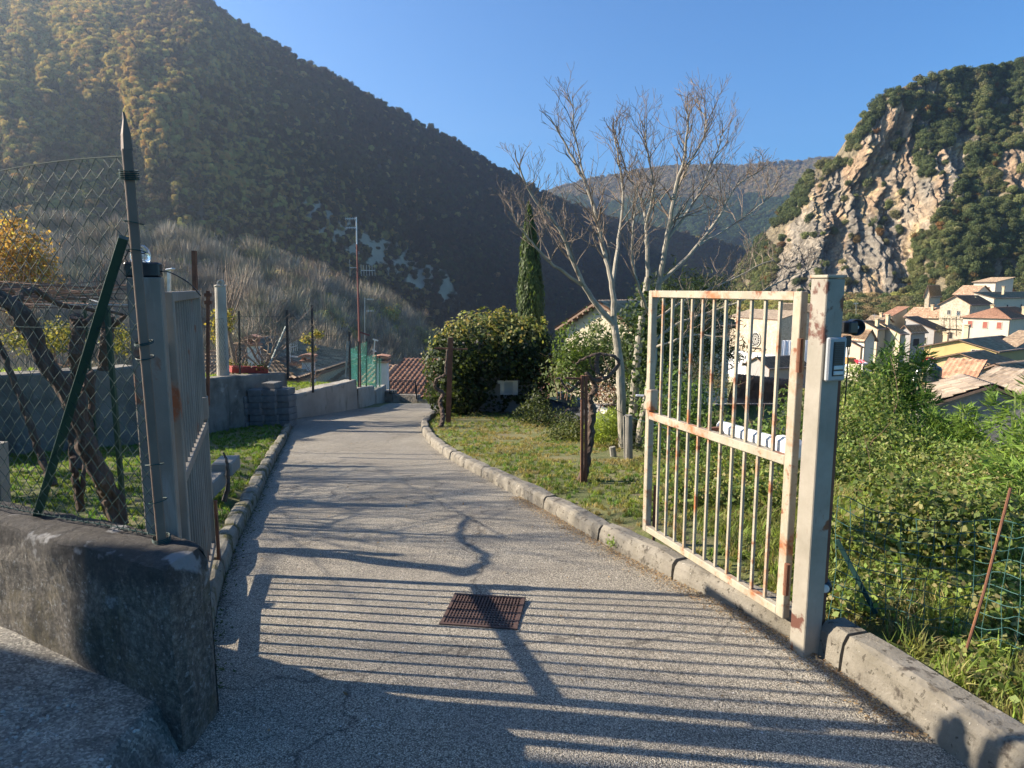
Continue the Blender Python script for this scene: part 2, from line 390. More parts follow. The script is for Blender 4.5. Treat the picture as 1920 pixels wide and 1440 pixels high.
# ---- road
def m_asphalt():
    m, n, l, b = _nodes('worn_asphalt'); v = _vec(n, l, 'World')
    base = _ramp(n, l, _noise(n, l, v, 1.1, 5), [(.3, (.38, .35, .30)), (.7, (.52, .485, .415))])
    vt = n.new('ShaderNodeTexVoronoi'); vt.inputs['Scale'].default_value = 185; l.new(v, vt.inputs['Vector'])
    g = n.new('ShaderNodeSeparateColor'); l.new(vt.outputs['Color'], g.inputs[0])
    st = _ramp(n, l, g.outputs[0], [(.0, (.36, .345, .32)), (.35, (.82, .8, .76)), (.8, (1.08, 1.04, .97)), (.95, (1.5, 1.45, 1.35))])
    col = _mix(n, l, 1.0, base, st, 'MULTIPLY')
    d = _ramp(n, l, vt.outputs['Distance'], [(.3, 1.0), (.7, .35)])
    col = _mix(n, l, 1.0, col, d, 'MULTIPLY')
    v2 = n.new('ShaderNodeTexVoronoi'); v2.inputs['Scale'].default_value = 34; l.new(v, v2.inputs['Vector'])
    big = _ramp(n, l, v2.outputs['Distance'], [(.1, 1.0), (.17, 0.0)])
    g2 = n.new('ShaderNodeSeparateColor'); l.new(v2.outputs['Color'], g2.inputs[0])
    pick = _ramp(n, l, g2.outputs[0], [(.8, 0.0), (.84, 1.0)])
    col = _mix(n, l, _mix(n, l, 1.0, big, pick, 'MULTIPLY'), col, (.62, .6, .56))
    # darker worn and damp areas near the gate, tracks
    col = _mix(n, l, _ramp(n, l, _noise(n, l, v, .55, 6, .7, .5), [(.5, 0.0), (.64, .5)]), col, (.2, .185, .165))
    col = _mix(n, l, _ramp(n, l, _noise(n, l, v, 4, 8, .75, .5), [(.56, 0.0), (.75, .45)]), col, (.5, .45, .36))
    # fine cracks
    cr = n.new('ShaderNodeTexVoronoi'); cr.feature = 'DISTANCE_TO_EDGE'; cr.inputs['Scale'].default_value = .55
    nv = n.new('ShaderNodeTexNoise'); nv.inputs['Scale'].default_value = 3; nv.inputs['Detail'].default_value = 6; l.new(v, nv.inputs['Vector'])
    va = n.new('ShaderNodeVectorMath'); va.operation = 'MULTIPLY_ADD'; l.new(nv.outputs['Color'], va.inputs[0]); va.inputs[1].default_value = (.55, .55, .55); l.new(v, va.inputs[2])
    l.new(va.outputs[0], cr.inputs['Vector'])
    crf = _ramp(n, l, cr.outputs['Distance'], [(.0, .7), (.006, 0.0)])
    col = _mix(n, l, crf, col, (.05, .045, .04))
    l.new(col, b.inputs['Base Color']); b.inputs['Roughness'].default_value = .92; b.inputs['Specular IOR Level'].default_value = .25
    bp = n.new('ShaderNodeBump'); bp.inputs['Strength'].default_value = .9; bp.inputs['Distance'].default_value = .006; bp.invert = True
    l.new(vt.outputs['Distance'], bp.inputs['Height'])
    b2 = n.new('ShaderNodeBump'); b2.inputs['Strength'].default_value = .5; b2.inputs['Distance'].default_value = .02
    l.new(_noise(n, l, v, 9, 6), b2.inputs['Height']); l.new(b2.outputs[0], bp.inputs['Normal']); l.new(bp.outputs[0], b.inputs['Normal'])
    return m
M_ROAD = m_asphalt()
ys = axis([(-8, 2, .4), (2, 12, .12), (12, 20.6, .15)]); us = np.linspace(0, 1, 50)
RX = XLf(ys)[:, None]*(1-us)+(XRf(ys)[:, None]+.0)*us
RY = np.repeat(ys[:, None], 50, 1); RZ = zr(RY)+.006*fbm(RX*1.2, RY*1.2, 2.0, 3)
tag(npmesh('road', np.stack([RX, RY, RZ], -1).reshape(-1, 3), gridfaces(50, len(ys)), M_ROAD, smooth=True), kind='structure')
# ---- kerbs
M_CONC = mat('weathered_concrete', [(.3, (.16, .142, .112)), (.7, (.26, .235, .19))], 7, .93, bump=.9, bscale=60, bdist=.008, coord='World',
             spots=[(4, .5, .75, (.13, .115, .085)), (11, .56, .66, (.06, .05, .04)), (26, .58, .63, (.07, .06, .045)), (40, .66, .7, (.5, .48, .42))])
M_MOSS = mat('mossy_concrete', [(.3, (.15, .135, .1)), (.7, (.26, .24, .19))], 9, .95, bump=1, bscale=50, bdist=.012, coord='World',
             spots=[(6, .5, .6, (.075, .07, .02)), (16, .6, .68, (.04, .035, .02))])
def kerb(name, pts, wd, ht, side, m, seg=.95, gap=.012, lift=0):
    """pts along the foot on the road side; side +1 = body to the right of travel"""
    L = [0]
    for a, b in zip(pts, pts[1:]): L.append(L[-1]+(Vector(b)-Vector(a)).length)
    ax = [p[0] for p in pts]; ay = [p[1] for p in pts]
    at = lambda s_: Vector((np.interp(s_, L, ax), np.interp(s_, L, ay), 0))
    mb = MB(); s0 = 0
    while s0 < L[-1]-.05:
        s1 = min(s0+seg*random.uniform(.85, 1.15), L[-1]); rows = []; jz = random.uniform(-.006, .006); jx = random.uniform(-.005, .005)
        k = max(2, int((s1-s0)/.12)); ss = np.linspace(s0+gap, s1-gap, k)
        for q, s_ in enumerate(ss):
            p = at(s_); d = (at(min(s_+.05, L[-1]))-at(max(s_-.05, 0))).normalized(); n_ = Vector((d.y, -d.x, 0))*side
            z = float(zr(p.y))+jz; e = .012 if q in (0, k-1) else 0
            prof = [(0, -.1), (0+e, ht*.35), (.006+e, ht*.75-e), (.022+e, ht*.93-e), (.045, ht-e), (wd-.035, ht-e), (wd-.01-e, ht*.9-e), (wd-e, -.1)]
            rows.append([p+n_*(x+jx+.004*random.uniform(-1, 1))+Vector((0, 0, z+h+.003*random.uniform(-1, 1))) for x, h in prof])
        n8 = 8; vs = [v for r in rows for v in r]; fs = [[i*n8+j, i*n8+j+1, (i+1)*n8+j+1, (i+1)*n8+j] for i in range(k-1) for j in range(n8-1)]
        fs += [list(range(n8))[::-1], [(k-1)*n8+j for j in range(n8)]]; mb.add(vs, fs); s0 = s1
    return tag(mb.build(name, m), kind='structure')
POSTR = G(1505, 1212)
cut = [p for p in RB if p.y > POSTR.y+.02]
d0 = (RB[2]-RB[1]).normalized()
kerb('kerb_right', [POSTR+Vector((0.0, .03, 0))]+cut, .15, .12, 1, M_CONC)
kerb('kerb_right_near', [RB[0], RB[1], Vector((RB[2].x+.0, RB[2].y, 0))], .18, .17, 1, M_CONC, seg=2.6)
kerb('kerb_left', LB[1:8], .13, .11, -1, M_MOSS, seg=.8)
# ---- raised slab on the left, in front of the wall
def slab_z(X, Y): return .17+.1*sm(-X, 1.2, 2.2)+.03*np.maximum(-X-2.2, 0)
WN0, WN1 = Vector((-1.18, 2.23, 0)), Vector((-2.05, 2.63, 0)); WD = (WN1-WN0).normalized()
def wallY(X): return WN0.y+(X-WN0.x)*(WD.y/WD.x)
sx = np.concatenate([np.linspace(-9, -2.2, 20), np.linspace(-2.1, -1.14, 40)]); sv = np.linspace(0, 1, 60)
SX = np.repeat(sx[None], 60, 0); SY = -4+(wallY(SX)+.08+4)*sv[:, None]
edge = .045*fbm(SY*4, 2.0, 0, 3)
SXX = SX+np.where(SX > -1.5, edge*sm(SX, -1.5, -1.15), 0)
SZ = slab_z(SX, SY)*(1-sm(SX, -1.27, -1.15))-.012*sm(SX, -1.2, -1.14)+.008*fbm(SX*5, SY*5, 0, 3)*(1-sm(SX, -1.25, -1.15))
M_SLAB = mat('rough_old_concrete', [(.3, (.2, .185, .16)), (.7, (.42, .4, .36))], 9, .92, bump=1, bscale=55, bdist=.03, coord='World',
             vor=(120, .7, [(0, (.4, .4, .4)), (.6, (1, 1, 1)), (.95, (1.9, 1.9, 1.8))], 'MULTIPLY'), spots=[(26, .66, .7, (.45, .44, .41)), (1.3, .5, .62, (.07, .066, .058))])
tag(npmesh('pavement', np.stack([SXX, SY, SZ], -1).reshape(-1, 3), gridfaces(len(sx), 60), M_SLAB, smooth=True), kind='structure')
# pebbles set in the slab and the road edge
mb = MB()
for i in range(1100):
    x, y = random.uniform(-2.4, -1.25), random.uniform(1.2, 2.4)
    if y > wallY(x)-.02: continue
    r = random.uniform(.003, .006)*random.choice([1, 1, 1.4]); z = float(slab_z(np.array(x), 0))
    mb.lathe((x, y, z-.001), [(r*.9, -.004), (r, 0), (r*.75, r*.35), (r*.3, r*.5)], 6)
tag(mb.build('gravel', mat('pale_pebbles', [(.3, (.2, .19, .17)), (.7, (.5, .48, .44))], 30, .85, bump=0)), 'pale pebbles bedded in the rough slab at the lower left', 'gravel', kind='stuff')

# ================================================================ HILLS
def loft(name, crest, foot, nu, nv, disp, material, ext=None, colfn=None, curve=0.0, label=None):
    cx = np.array([c[0] for c in crest], float); px = np.linspace(cx[0], cx[-1], nu)
    cy = np.interp(px, cx, [c[1] for c in crest]); cY = np.interp(px, cx, [c[2] for c in crest])
    fx = [f[0] for f in foot]; fy = np.interp(px, fx, [f[1] for f in foot]); fY = np.interp(px, fx, [f[2] for f in foot])
    cy = cy+disp.get('edge', 0)*fbm(px*.03, 3.0, 0, 4)
    def w3(px, py, Y):
        a, b = (px-960)/FPX, -(py-720)/FPX; t = Y/(cp+b*sp); return np.stack([a*t, Y, CAMH+(-sp+b*cp)*t], -1)
    A, B = w3(px, cy, cY), w3(px, fy, fY)
    v = np.linspace(0, 1, nv); vv = v[:, None, None]
    PTS = B[None]*(1-vv)+A[None]*vv
    bow = np.sin(v*math.pi)[:, None]*curve
    U = np.repeat(px[None], nv, 0); Vg = np.repeat(v[:, None], nu, 1)
    d = disp['fn'](U, Vg, PTS)
    PTS[..., 1] -= (d+bow)*disp['amp']
    PTS[..., 0] += disp.get('side', .3)*d*disp['amp']*sm(1-Vg, 0, .2)
    # back slope beyond the crest so that the hill has depth
    bk = [PTS[-1]+np.array([0, s_, -s_*.55]) for s_ in (disp['amp']*2, disp['amp']*5)]
    full = np.concatenate([PTS, np.stack(bk)], 0)
    col = None
    if colfn is not None:
        c_ = colfn(U, Vg, PTS); col = np.concatenate([c_, c_[-1:], c_[-1:]], 0).reshape(-1, 3)
    o = npmesh(name, full.reshape(-1, 3), gridfaces(nu, nv+2), material, col=col, smooth=True); tag(o, label, kind='structure')
    return PTS, U, Vg
def sample(PTS, n, wfn=None):
    nv, nu = PTS.shape[:2]; out = []
    u = rng.random(n)*(nu-1.001); v = rng.random(n)*(nv-1.001); i, j = v.astype(int), u.astype(int); a, b = (v-i)[:, None], (u-j)[:, None]
    p = PTS[i, j]*(1-a)*(1-b)+PTS[i+1, j]*a*(1-b)+PTS[i, j+1]*(1-a)*b+PTS[i+1, j+1]*a*b
    return p, u/(nu-1), v/(nv-1)
def proj_np(p):
    x, y, z = p[:, 0], p[:, 1], p[:, 2]-CAMH; D = y*cp-z*sp; U = y*sp+z*cp
    return 960+FPX*x/D, 720-FPX*U/D
M_SOIL = mat('wooded_slope_soil', [(.3, (.045, .038, .026)), (.7, (.075, .062, .04))], .05, .98, bump=0, coord='World', attr=True)
# --- big mountain on the left
crest = [(-900, -60, 700), (-500, -52, 700), (-200, -42, 700), (100, -26, 700), (300, -12, 700), (370, -4, 702), (470, 60, 730), (580, 124, 770), (640, 150, 790), (700, 190, 810), (800, 240, 850), (880, 284, 880), (940, 320, 900), (1000, 354, 930), (1060, 380, 950), (1120, 404, 980), (1200, 428, 1000), (1290, 445, 1020), (1400, 470, 1040), (1480, 540, 1060)]
foot = [(-900, 760, 230), (0, 760, 240), (400, 750, 300), (560, 735, 400), (640, 728, 480), (700, 720, 545), (900, 700, 710), (1100, 680, 840), (1300, 640, 950), (1480, 640, 1010)]
SPUR = [(-300, -100), (150, 60), (300, 180), (420, 290), (520, 390), (620, 465), (720, 560), (800, 640)]
def mdisp(U, V, PTS):
    px, py = proj_np(PTS.reshape(-1, 3)); px, py = px.reshape(U.shape), py.reshape(U.shape)
    sy = np.interp(px, [s[0] for s in SPUR], [s[1] for s in SPUR]); dd = (py-sy)*.8
    ridge = np.where(dd > 0, np.exp(-(dd/170)**2), np.exp(-(dd/60)**2))*np.where(px < 820, 1, 0)*sm(px, -700, 100)
    g = fbm(U*.006+2, V*2.2+U*.002, 0, 4)
    gul = 1-np.abs(fbm(U*.009+V*1.2, V*.7, 3.3, 3))
    g2 = 1-np.abs(fbm(U*.02+V*2, V*2.5, 6.1, 3))*1.4
    g3 = fbm(U*.012, V*5, 11, 4)
    return (.6*ridge+.42*g+.16*gul+.30*g3+.14*g2)*np.sin(np.clip(V, 0, 1)*math.pi)**.6
SCAR = [(545, 370), (600, 385), (660, 420), (720, 440), (790, 480), (835, 505), (860, 545), (850, 570), (800, 545), (760, 540), (700, 500), (650, 470), (600, 430), (555, 400)]
def scar_mask(px, py):
    wx = px+14*fbm(px*.02, py*.02, 1, 3); wy = py+14*fbm(px*.02, py*.02, 7, 3)
    return pip(wx, wy, SCAR) & (fbm(px*.07+py*.05, py*.03-px*.03, 5, 5) > -.16)
def mcol(U, V, PTS):
    px, py = proj_np(PTS.reshape(-1, 3)); s_ = scar_mask(px, py); c_ = np.ones((len(px), 3)); c_[s_] = (5.2, 5.5, 6.0); return c_.reshape(U.shape+(3,))
MT, MU, MV = loft('mountain', crest, foot, 420, 260, dict(fn=mdisp, amp=45, edge=3, side=.25), M_SOIL, colfn=mcol)
def mk_wood(name, PTS, n, palfn, scfn, keep, pc, label, cat='wood', tilt=.08):
    p, u, v = sample(PTS, n); px, py = proj_np(p); k = keep(px, py, u, v, p) & (px > -420) & (px < 2340)
    p, px, py, u, v = p[k], px[k], py[k], u[k], v[k]
    return scatter(name, p, palfn(px, py, u, v), scfn(px, py, u, v, p), pc, label, cat, tilt)
def mpal(px, py, u, v):
    n = len(px); z = 1.3*fbm(px*.010, py*.016, 2, 4)
    sy = np.interp(px, [s[0] for s in SPUR], [s[1] for s in SPUR]); near = np.exp(-((py-sy)/130)**2)*(px < 820)
    br = pal([(.14, .10, .06), (.17, .12, .07), (.11, .09, .055), (.12, .115, .06)], n)
    gr = pal([(.08, .10, .045), (.11, .13, .05), (.16, .17, .065), (.09, .10, .065)], n)
    au = pal([(.4, .31, .11), (.44, .27, .11), (.34, .33, .12), (.48, .38, .15)], n)
    t = (rng.random(n) < np.clip(.45+z*.5, 0, 1))[:, None]
    c_ = np.where(t, gr, br)*np.clip(1.25-px/900, .6, 1.1)[:, None]; a = (rng.random(n) < np.clip(.12+.65*near+.25*(px < 500)*np.clip(z+.3, 0, 1), 0, 1))[:, None]  # crowns brightened leftwards, standing in for sunlight on that slope
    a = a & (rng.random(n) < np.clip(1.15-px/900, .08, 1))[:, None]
    return np.where(a, au, c_)
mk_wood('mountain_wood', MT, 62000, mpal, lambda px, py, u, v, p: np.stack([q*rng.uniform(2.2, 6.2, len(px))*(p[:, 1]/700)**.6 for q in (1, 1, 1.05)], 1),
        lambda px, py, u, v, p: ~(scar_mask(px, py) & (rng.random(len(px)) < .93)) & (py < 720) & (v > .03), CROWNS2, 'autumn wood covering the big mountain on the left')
# --- nearer ridge in front of it, grey bare wood with yellow trees
crest = [(-700, 440, 215), (-200, 436, 225), (0, 440, 235), (260, 452, 250), (330, 462, 255), (400, 474, 262), (480, 486, 268), (540, 512, 272), (600, 530, 278), (660, 555, 285), (730, 590, 290), (800, 625, 296), (850, 690, 300), (900, 760, 300)]
foot = [(-700, 860, 120), (0, 860, 120), (400, 850, 130), (900, 840, 170)]
R2, _, _ = loft('ridge', crest, foot, 200, 90, dict(fn=lambda U, V, P_: fbm(U*.008, V*3, 2, 4)*np.sin(V*math.pi)**.5+.5*fbm(U*.03, V*6, 7, 3), amp=15, edge=7, side=.3), M_SOIL)
def rpal(px, py, u, v):
    n = len(px); return pal([(.32, .27, .21), (.38, .33, .26), (.24, .22, .17), (.30, .23, .17), (.22, .22, .13)], n)
def near_low(px, py, u, v, p): return v > .02
mk_wood('bare_wood', R2, 2900, rpal, lambda px, py, u, v, p: np.stack([q*rng.uniform(6.0, 11.5, len(px)) for q in (1.05, 1.05, 1)], 1), near_low, BARES, 'grey leafless wood on the low ridge behind the fence')
def ypal(px, py, u, v):
    n = len(px); return np.where((rng.random(n) < np.clip(.12+.6*sm(px, 450, 700)*(v > .55), 0, 1))[:, None], pal([(.5, .46, .14), (.54, .4, .13), (.38, .4, .14)], n), pal([(.27, .24, .15), (.22, .22, .12), (.34, .27, .19), (.24, .19, .14), (.17, .2, .1)], n))
mk_wood('yellow_wood', R2, 3600, ypal, lambda px, py, u, v, p: np.stack([rng.uniform(2.4, 5.6, len(px))]*3, 1), lambda px, py, u, v, p: (rng.random(len(px)) < np.clip(.35+.65*sm(px, 300, 700), 0, 1)), CROWNS2,
        'yellow green trees mixed into the low ridge')
# --- far hill
crest = [(900, 420, 2100), (1040, 356, 2100), (1090, 342, 2100), (1150, 330, 2150), (1230, 318, 2150), (1300, 313, 2150), (1380, 312, 2200), (1450, 308, 2200), (1545, 299, 2200), (1700, 300, 2200)]
foot = [(900, 600, 1250), (1700, 600, 1250)]
FH, _, _ = loft('far_hill', crest, foot, 160, 90, dict(fn=lambda U, V, P_: fbm(U*.008, V*2, 8, 4)*np.sin(V*math.pi)**.5, amp=90, edge=1.5, side=.3), M_SOIL)
def fpal(px, py, u, v):
    n = len(px); g = pal([(.055, .09, .04), (.07, .11, .045)], n); b_ = pal([(.26, .21, .12), (.22, .2, .1), (.3, .23, .15)], n)
    t = (py+14*fbm(px*.02, py*.02, 0, 3) < 372)[:, None]; return np.where(t, b_, g)
mk_wood('far_wood', FH, 26000, fpal, lambda px, py, u, v, p: np.stack([rng.uniform(6, 11, len(px))]*3, 1), lambda px, py, u, v, p: (py < 500) & (px > 1000) & (px < 1600), CROWNS2, 'distant wood on the hill between the two mountains')
# --- cliff on the right
crest = [(a, b, c*KF) for a, b, c in [(1370, 570, 300), (1392, 510, 295), (1425, 450, 288), (1462, 402, 280), (1500, 352, 272), (1520, 322, 266), (1580, 292, 262), (1602, 240, 258), (1630, 205, 256), (1660, 180, 254), (1700, 158, 252), (1760, 142, 252), (1850, 128, 254), (1920, 120, 256), (2100, 90, 262), (2500, 20, 275)]]
foot = [(a, b, c*KF) for a, b, c in [(1370, 640, 235), (1440, 600, 228), (1700, 585, 222), (1760, 575, 205), (1920, 560, 196), (2500, 560, 190)]]
def cdisp(U, V, PTS):
    px = U; rib = 1-np.abs(fbm(px*.022, V*1.5, 1, 4))*1.6; rr = fbm(px*.1, V*7, 2, 4)+.8*fbm(px*.22, V*26, 5, 3)-1.2*np.clip(.18-np.abs(fbm(px*.05, V*2, 8, 3)), 0, 1)*4
    return (.9*fbm(px*.008, V*2.0, 0, 3)+.26*rib+.26*rr)*np.sin(np.clip(V, .02, 1)*math.pi)**.35
ROCKS = [[(1436, 548), (1455, 490), (1478, 440), (1492, 408), (1528, 345), (1572, 318), (1605, 290), (1632, 240), (1662, 205), (1695, 190), (1722, 215), (1712, 300), (1722, 335), (1745, 330), (1760, 285), (1800, 262), (1812, 300), (1795, 360), (1765, 400), (1735, 430), (1712, 470), (1708, 540), (1660, 580), (1436, 590)],
         [(1872, 330), (1885, 290), (1925, 270), (1960, 300), (1960, 370), (1905, 360), (1875, 350)], [(1690, 200), (1720, 215), (1760, 250), (1740, 262), (1700, 235)], [(1905, 380), (1960, 370), (1960, 430), (1915, 420)]]
def rock_mask(px, py):
    wx = px+9*fbm(px*.04, py*.04, 1, 3); wy = py+9*fbm(px*.04, py*.04, 7, 3); r = np.zeros(px.shape, bool)
    for q in ROCKS: r |= pip(wx, wy, q)
    return r
def ccol(U, V, PTS):
    px, py = proj_np(PTS.reshape(-1, 3)); r = rock_mask(px, py); n = len(px)
    a = fbm(px*.03, py*.009, 3, 4)[:, None]; b_ = fbm(px*.06, py*.03, 9, 4)[:, None]
    tt = np.clip((a+.1)/.5, 0, 1); c_ = np.array([.325, .27, .2])*(1-tt)+np.array([.37, .26, .165])*tt; t2 = np.clip((-a-.1)/.4, 0, 1); c_ = c_*(1-t2)+np.array([.26, .23, .185])*t2
    t3 = np.clip((b_-.3)/.35, 0, 1)*(a > -.3); c_ = c_*(1-t3)+np.array([.42, .32, .18])*t3
    c_ = c_*(1+.28*fbm(px*.2, py*.05, 2, 4)[:, None])
    return np.where(r[:, None], c_, np.array([.2, .17, .11])).reshape(U.shape+(3,))
m_rock = mat('conglomerate_rock', [(.3, (.62, .6, .58)), (.5, (.95, .93, .9)), (.7, (1.25, 1.22, 1.18))], .35, .95, bump=1, bscale=.7, bdist=1.6, coord='World', attr=True,
             vor=(.5, .8, [(0, (.5, .48, .46)), (.5, (1, 1, 1)), (1, (1.3, 1.25, 1.2))], 'MULTIPLY'))
CL, CU, CV = loft('cliff', crest, foot, 520, 420, dict(fn=cdisp, amp=13, edge=2, side=.3), m_rock, colfn=ccol)
def cpal(px, py, u, v):
    n = len(px); zz = fbm(px*.012, py*.016, 4, 3)[:, None]; c_ = np.where(zz > .05, pal([(.13, .155, .06), (.17, .19, .075), (.2, .19, .09)], n), pal([(.075, .10, .042), (.095, .12, .05), (.12, .14, .06)], n))
    o = pal([(.20, .11, .04), (.15, .12, .05)], n); return np.where((rng.random(n) < .045)[:, None], o, c_)
mk_wood('cliff_wood', CL, 17000, cpal, lambda px, py, u, v, p: np.stack([rng.uniform(1.8, 4.2, len(px))]*3, 1),
        lambda px, py, u, v, p: (~rock_mask(px, py) | (rng.random(len(px)) < .03)) & (py < 640) & (fbm(px*.03, py*.03, 12, 3) > -.62), CROWNS2, 'dark evergreen scrub growing over the rocky cliff')
# --- scrub on the slope between cliff and village
n = 5600; X = rng.uniform(40, 390, n); Y = rng.uniform(170, 370, n); Z = ground(X, Y); pp = np.stack([X, Y, Z-.5], 1); px, py = proj_np(pp)
HROW = [(1380, 640), (1560, 640), (1620, 600), (1700, 585), (1735, 580), (1765, 560), (1785, 545), (1820, 535), (1866, 518), (1905, 515), (2100, 515)]
k = (py < np.interp(px, [h[0] for h in HROW], [h[1] for h in HROW])+6) & (px > 1370)
pp = pp[k]; z = fbm(pp[:, 0]*.03, pp[:, 1]*.03, 0, 3)
cc = np.where((z > .0)[:, None], pal([(.26, .27, .085), (.22, .25, .09), (.34, .3, .11)], len(pp)), pal([(.10, .13, .05), (.17, .16, .08), (.32, .24, .13)], len(pp)))
scatter('slope_scrub', pp, cc, rng.uniform(1.7, 4.0, len(pp)), CROWNS2, 'olive and yellow scrub on the slope below the cliff', 'scrub')

n = 2600; X = rng.uniform(7, 150, n); Y = rng.uniform(20, 95, n); k = (X > Y*.12) & (fbm(X*.06, Y*.06, 3, 3) > -.25) & ~((np.abs(X-24) < 9) & (np.abs(Y-32) < 9)); X, Y = X[k], Y[k]
scatter('valley_scrub', np.stack([X, Y, ground(X, Y)-.3], 1), pal([(.12, .16, .05), (.17, .19, .07), (.22, .2, .09), (.08, .11, .04)], len(X)), rng.uniform(.8, 1.7, len(X)), CROWNS2, 'scrub on the falling ground between the bank and the village', 'scrub')
# ================================================================ HOUSES
def M_plaster(nm, c, dirt=.75):
    return mat(nm, [(.3, tuple(x*.9 for x in c)), (.7, c)], .5, .92, bump=.25, bscale=12, bdist=.02, spots=[(.9, .55, .75, tuple(x*dirt for x in c)), (5, .66, .8, tuple(x*.82 for x in c), (1, 1, .25))])
PL = {k: M_plaster('plaster_'+k, c) for k, c in dict(cream=(.52, .45, .32), white=(.54, .49, .39), yellow=(.50, .36, .15), ochre=(.52, .39, .2), grey=(.33, .31, .29), tan=(.55, .44, .28), pale=(.6, .57, .5)).items()}
PL['stone'] = mat('rubble_stone_wall', [(.3, (.42, .35, .26)), (.7, (.58, .50, .38))], 1.2, .95, bump=.8, bscale=8, bdist=.05, vor=(3.2, .6, [(0, (.6, .58, .55)), (1, (1.15, 1.1, 1.05))], 'MULTIPLY'))
PL['darkstone'] = mat('grey_block_wall', [(.3, (.20, .185, .17)), (.7, (.3, .28, .26))], 2, .95, bump=.8, bscale=8, bdist=.05, vor=(3.0, .6, [(0, (.65, .63, .6)), (1, (1.15, 1.1, 1.05))], 'MULTIPLY'))
M_TILE = mat('clay_tile', [(.3, (.8, .78, .75)), (.7, (1.15, 1.12, 1.1))], 2.5, .9, bump=.3, bscale=25, attr=True, spots=[(1.2, .6, .75, (.5, .45, .38))])
M_TILE.name = 'clay_tile'
M_GLASS = mat('dark_window_glass', [(.3, (.03, .035, .04)), (.7, (.05, .055, .06))], 1, .15, bump=0, spec=.7)
M_SHUT = {k: mat('shutter_'+k, [(.3, c), (.7, tuple(x*1.2 for x in c))], 6, .7, bump=.1) for k, c in dict(red=(.30, .09, .06), brown=(.12, .07, .045), green=(.09, .13, .09), grey=(.28, .27, .25), brightred=(.4, .06, .04)).items()}
M_TRIM = M_plaster('stone_trim', (.5, .46, .38)); M_DARK = mat('dark_opening', [(.3, (.02, .018, .016)), (.7, (.035, .03, .028))], 3, .95, bump=0)
M_WOODE = mat('eaves_timber', [(.3, (.16, .10, .07)), (.7, (.24, .16, .11))], 3, .85, bump=.2)
TILE = dict(red=[(.32, .17, .115), (.38, .215, .145), (.27, .15, .1)], brown=[(.46, .28, .18), (.52, .36, .24), (.34, .22, .15), (.56, .42, .3)], orange=[(.46, .27, .17), (.5, .32, .21), (.4, .22, .14)],
            tan=[(.34, .25, .17), (.27, .2, .14), (.21, .16, .12), (.4, .31, .22)], grey=[(.25, .2, .155), (.19, .155, .125), (.3, .25, .2)])
def tiles(name, A, B, Cc, D, cols, parent, tw=.24, tl=.42, amp=.05, nmax=90):
    far_ = np.array(A)[1] > 50
    if far_: amp = .022
    """corrugated clay tiles over the quad A,B (eave) .. Cc,D (ridge)"""
    A, B, Cc, D = [np.array(q, float) for q in (A, B, Cc, D)]
    wl = max(np.linalg.norm(B-A), np.linalg.norm(Cc-D)); sl_ = max(np.linalg.norm(D-A), np.linalg.norm(Cc-B))
    nu = int(np.clip(wl/tw, 3, nmax)); nv = int(np.clip(sl_/tl, 2, nmax)); k = 5
    nrm = np.cross(B-A, D-A); nrm = nrm/np.linalg.norm(nrm); nrm = nrm if nrm[2] > 0 else -nrm
    us = np.linspace(0, 1, nu*k+1); cor = amp*np.abs(np.cos(np.arange(nu*k+1)/k*math.pi))
    cl = pal(cols, nu*nv, .12).reshape(nv, nu, 3); V, F, K = [], [], []
    for j in range(nv):
        sag = 0
        for e, v in ((0, j/nv), (1, (j+1.06)/nv)):
            v = min(v, 1.0); row = (A[None]*(1-us[:, None])+B[None]*us[:, None])*(1-v)+(D[None]*(1-us[:, None])+Cc[None]*us[:, None])*v
            row = row+nrm[None]*(cor+((.018 if far_ else .06) if e == 0 else .005))[:, None]; V.append(row)
            ci = np.minimum((np.arange(nu*k+1)//k), nu-1); K.append(cl[j][ci])
        a = (2*j)*(nu*k+1)+np.arange(nu*k); F.append(np.stack([a, a+1, a+1+nu*k+1, a+nu*k+1], 1))
        if j: # riser under the butt end
            b_ = (2*j-1)*(nu*k+1)+np.arange(nu*k); F.append(np.stack([b_, b_+1, a+1, a], 1))
    return npmesh(name, np.concatenate(V), np.concatenate(F), M_TILE, parent, np.concatenate(K))
def slab(mb, q, t=.12, down=.03):
    q = [Vector(p) for p in q]; n = (q[1]-q[0]).cross(q[-1]-q[0]).normalized(); n = n if n.z > 0 else -n
    k = len(q); vs = [p-n*down for p in q]+[p-n*(down+t) for p in q]
    mb.add(vs, [list(range(k)), [k+i for i in range(k)][::-1]]+[[i, k+i, k+(i+1) % k, (i+1) % k] for i in range(k)])
def solve_len(p, d, px):
    lo, hi = .05, 130; s = 1 if d.x*math.cos(0) - 0 > 0 else -1
    f0 = proj(p+d*.01)[0]-proj(p)[0]; s = 1 if f0 > 0 else -1
    for _ in range(40):
        m = (lo+hi)/2
        if (proj(p+d*m)[0]-px)*s < 0: lo = m
        else: hi = m
    return lo
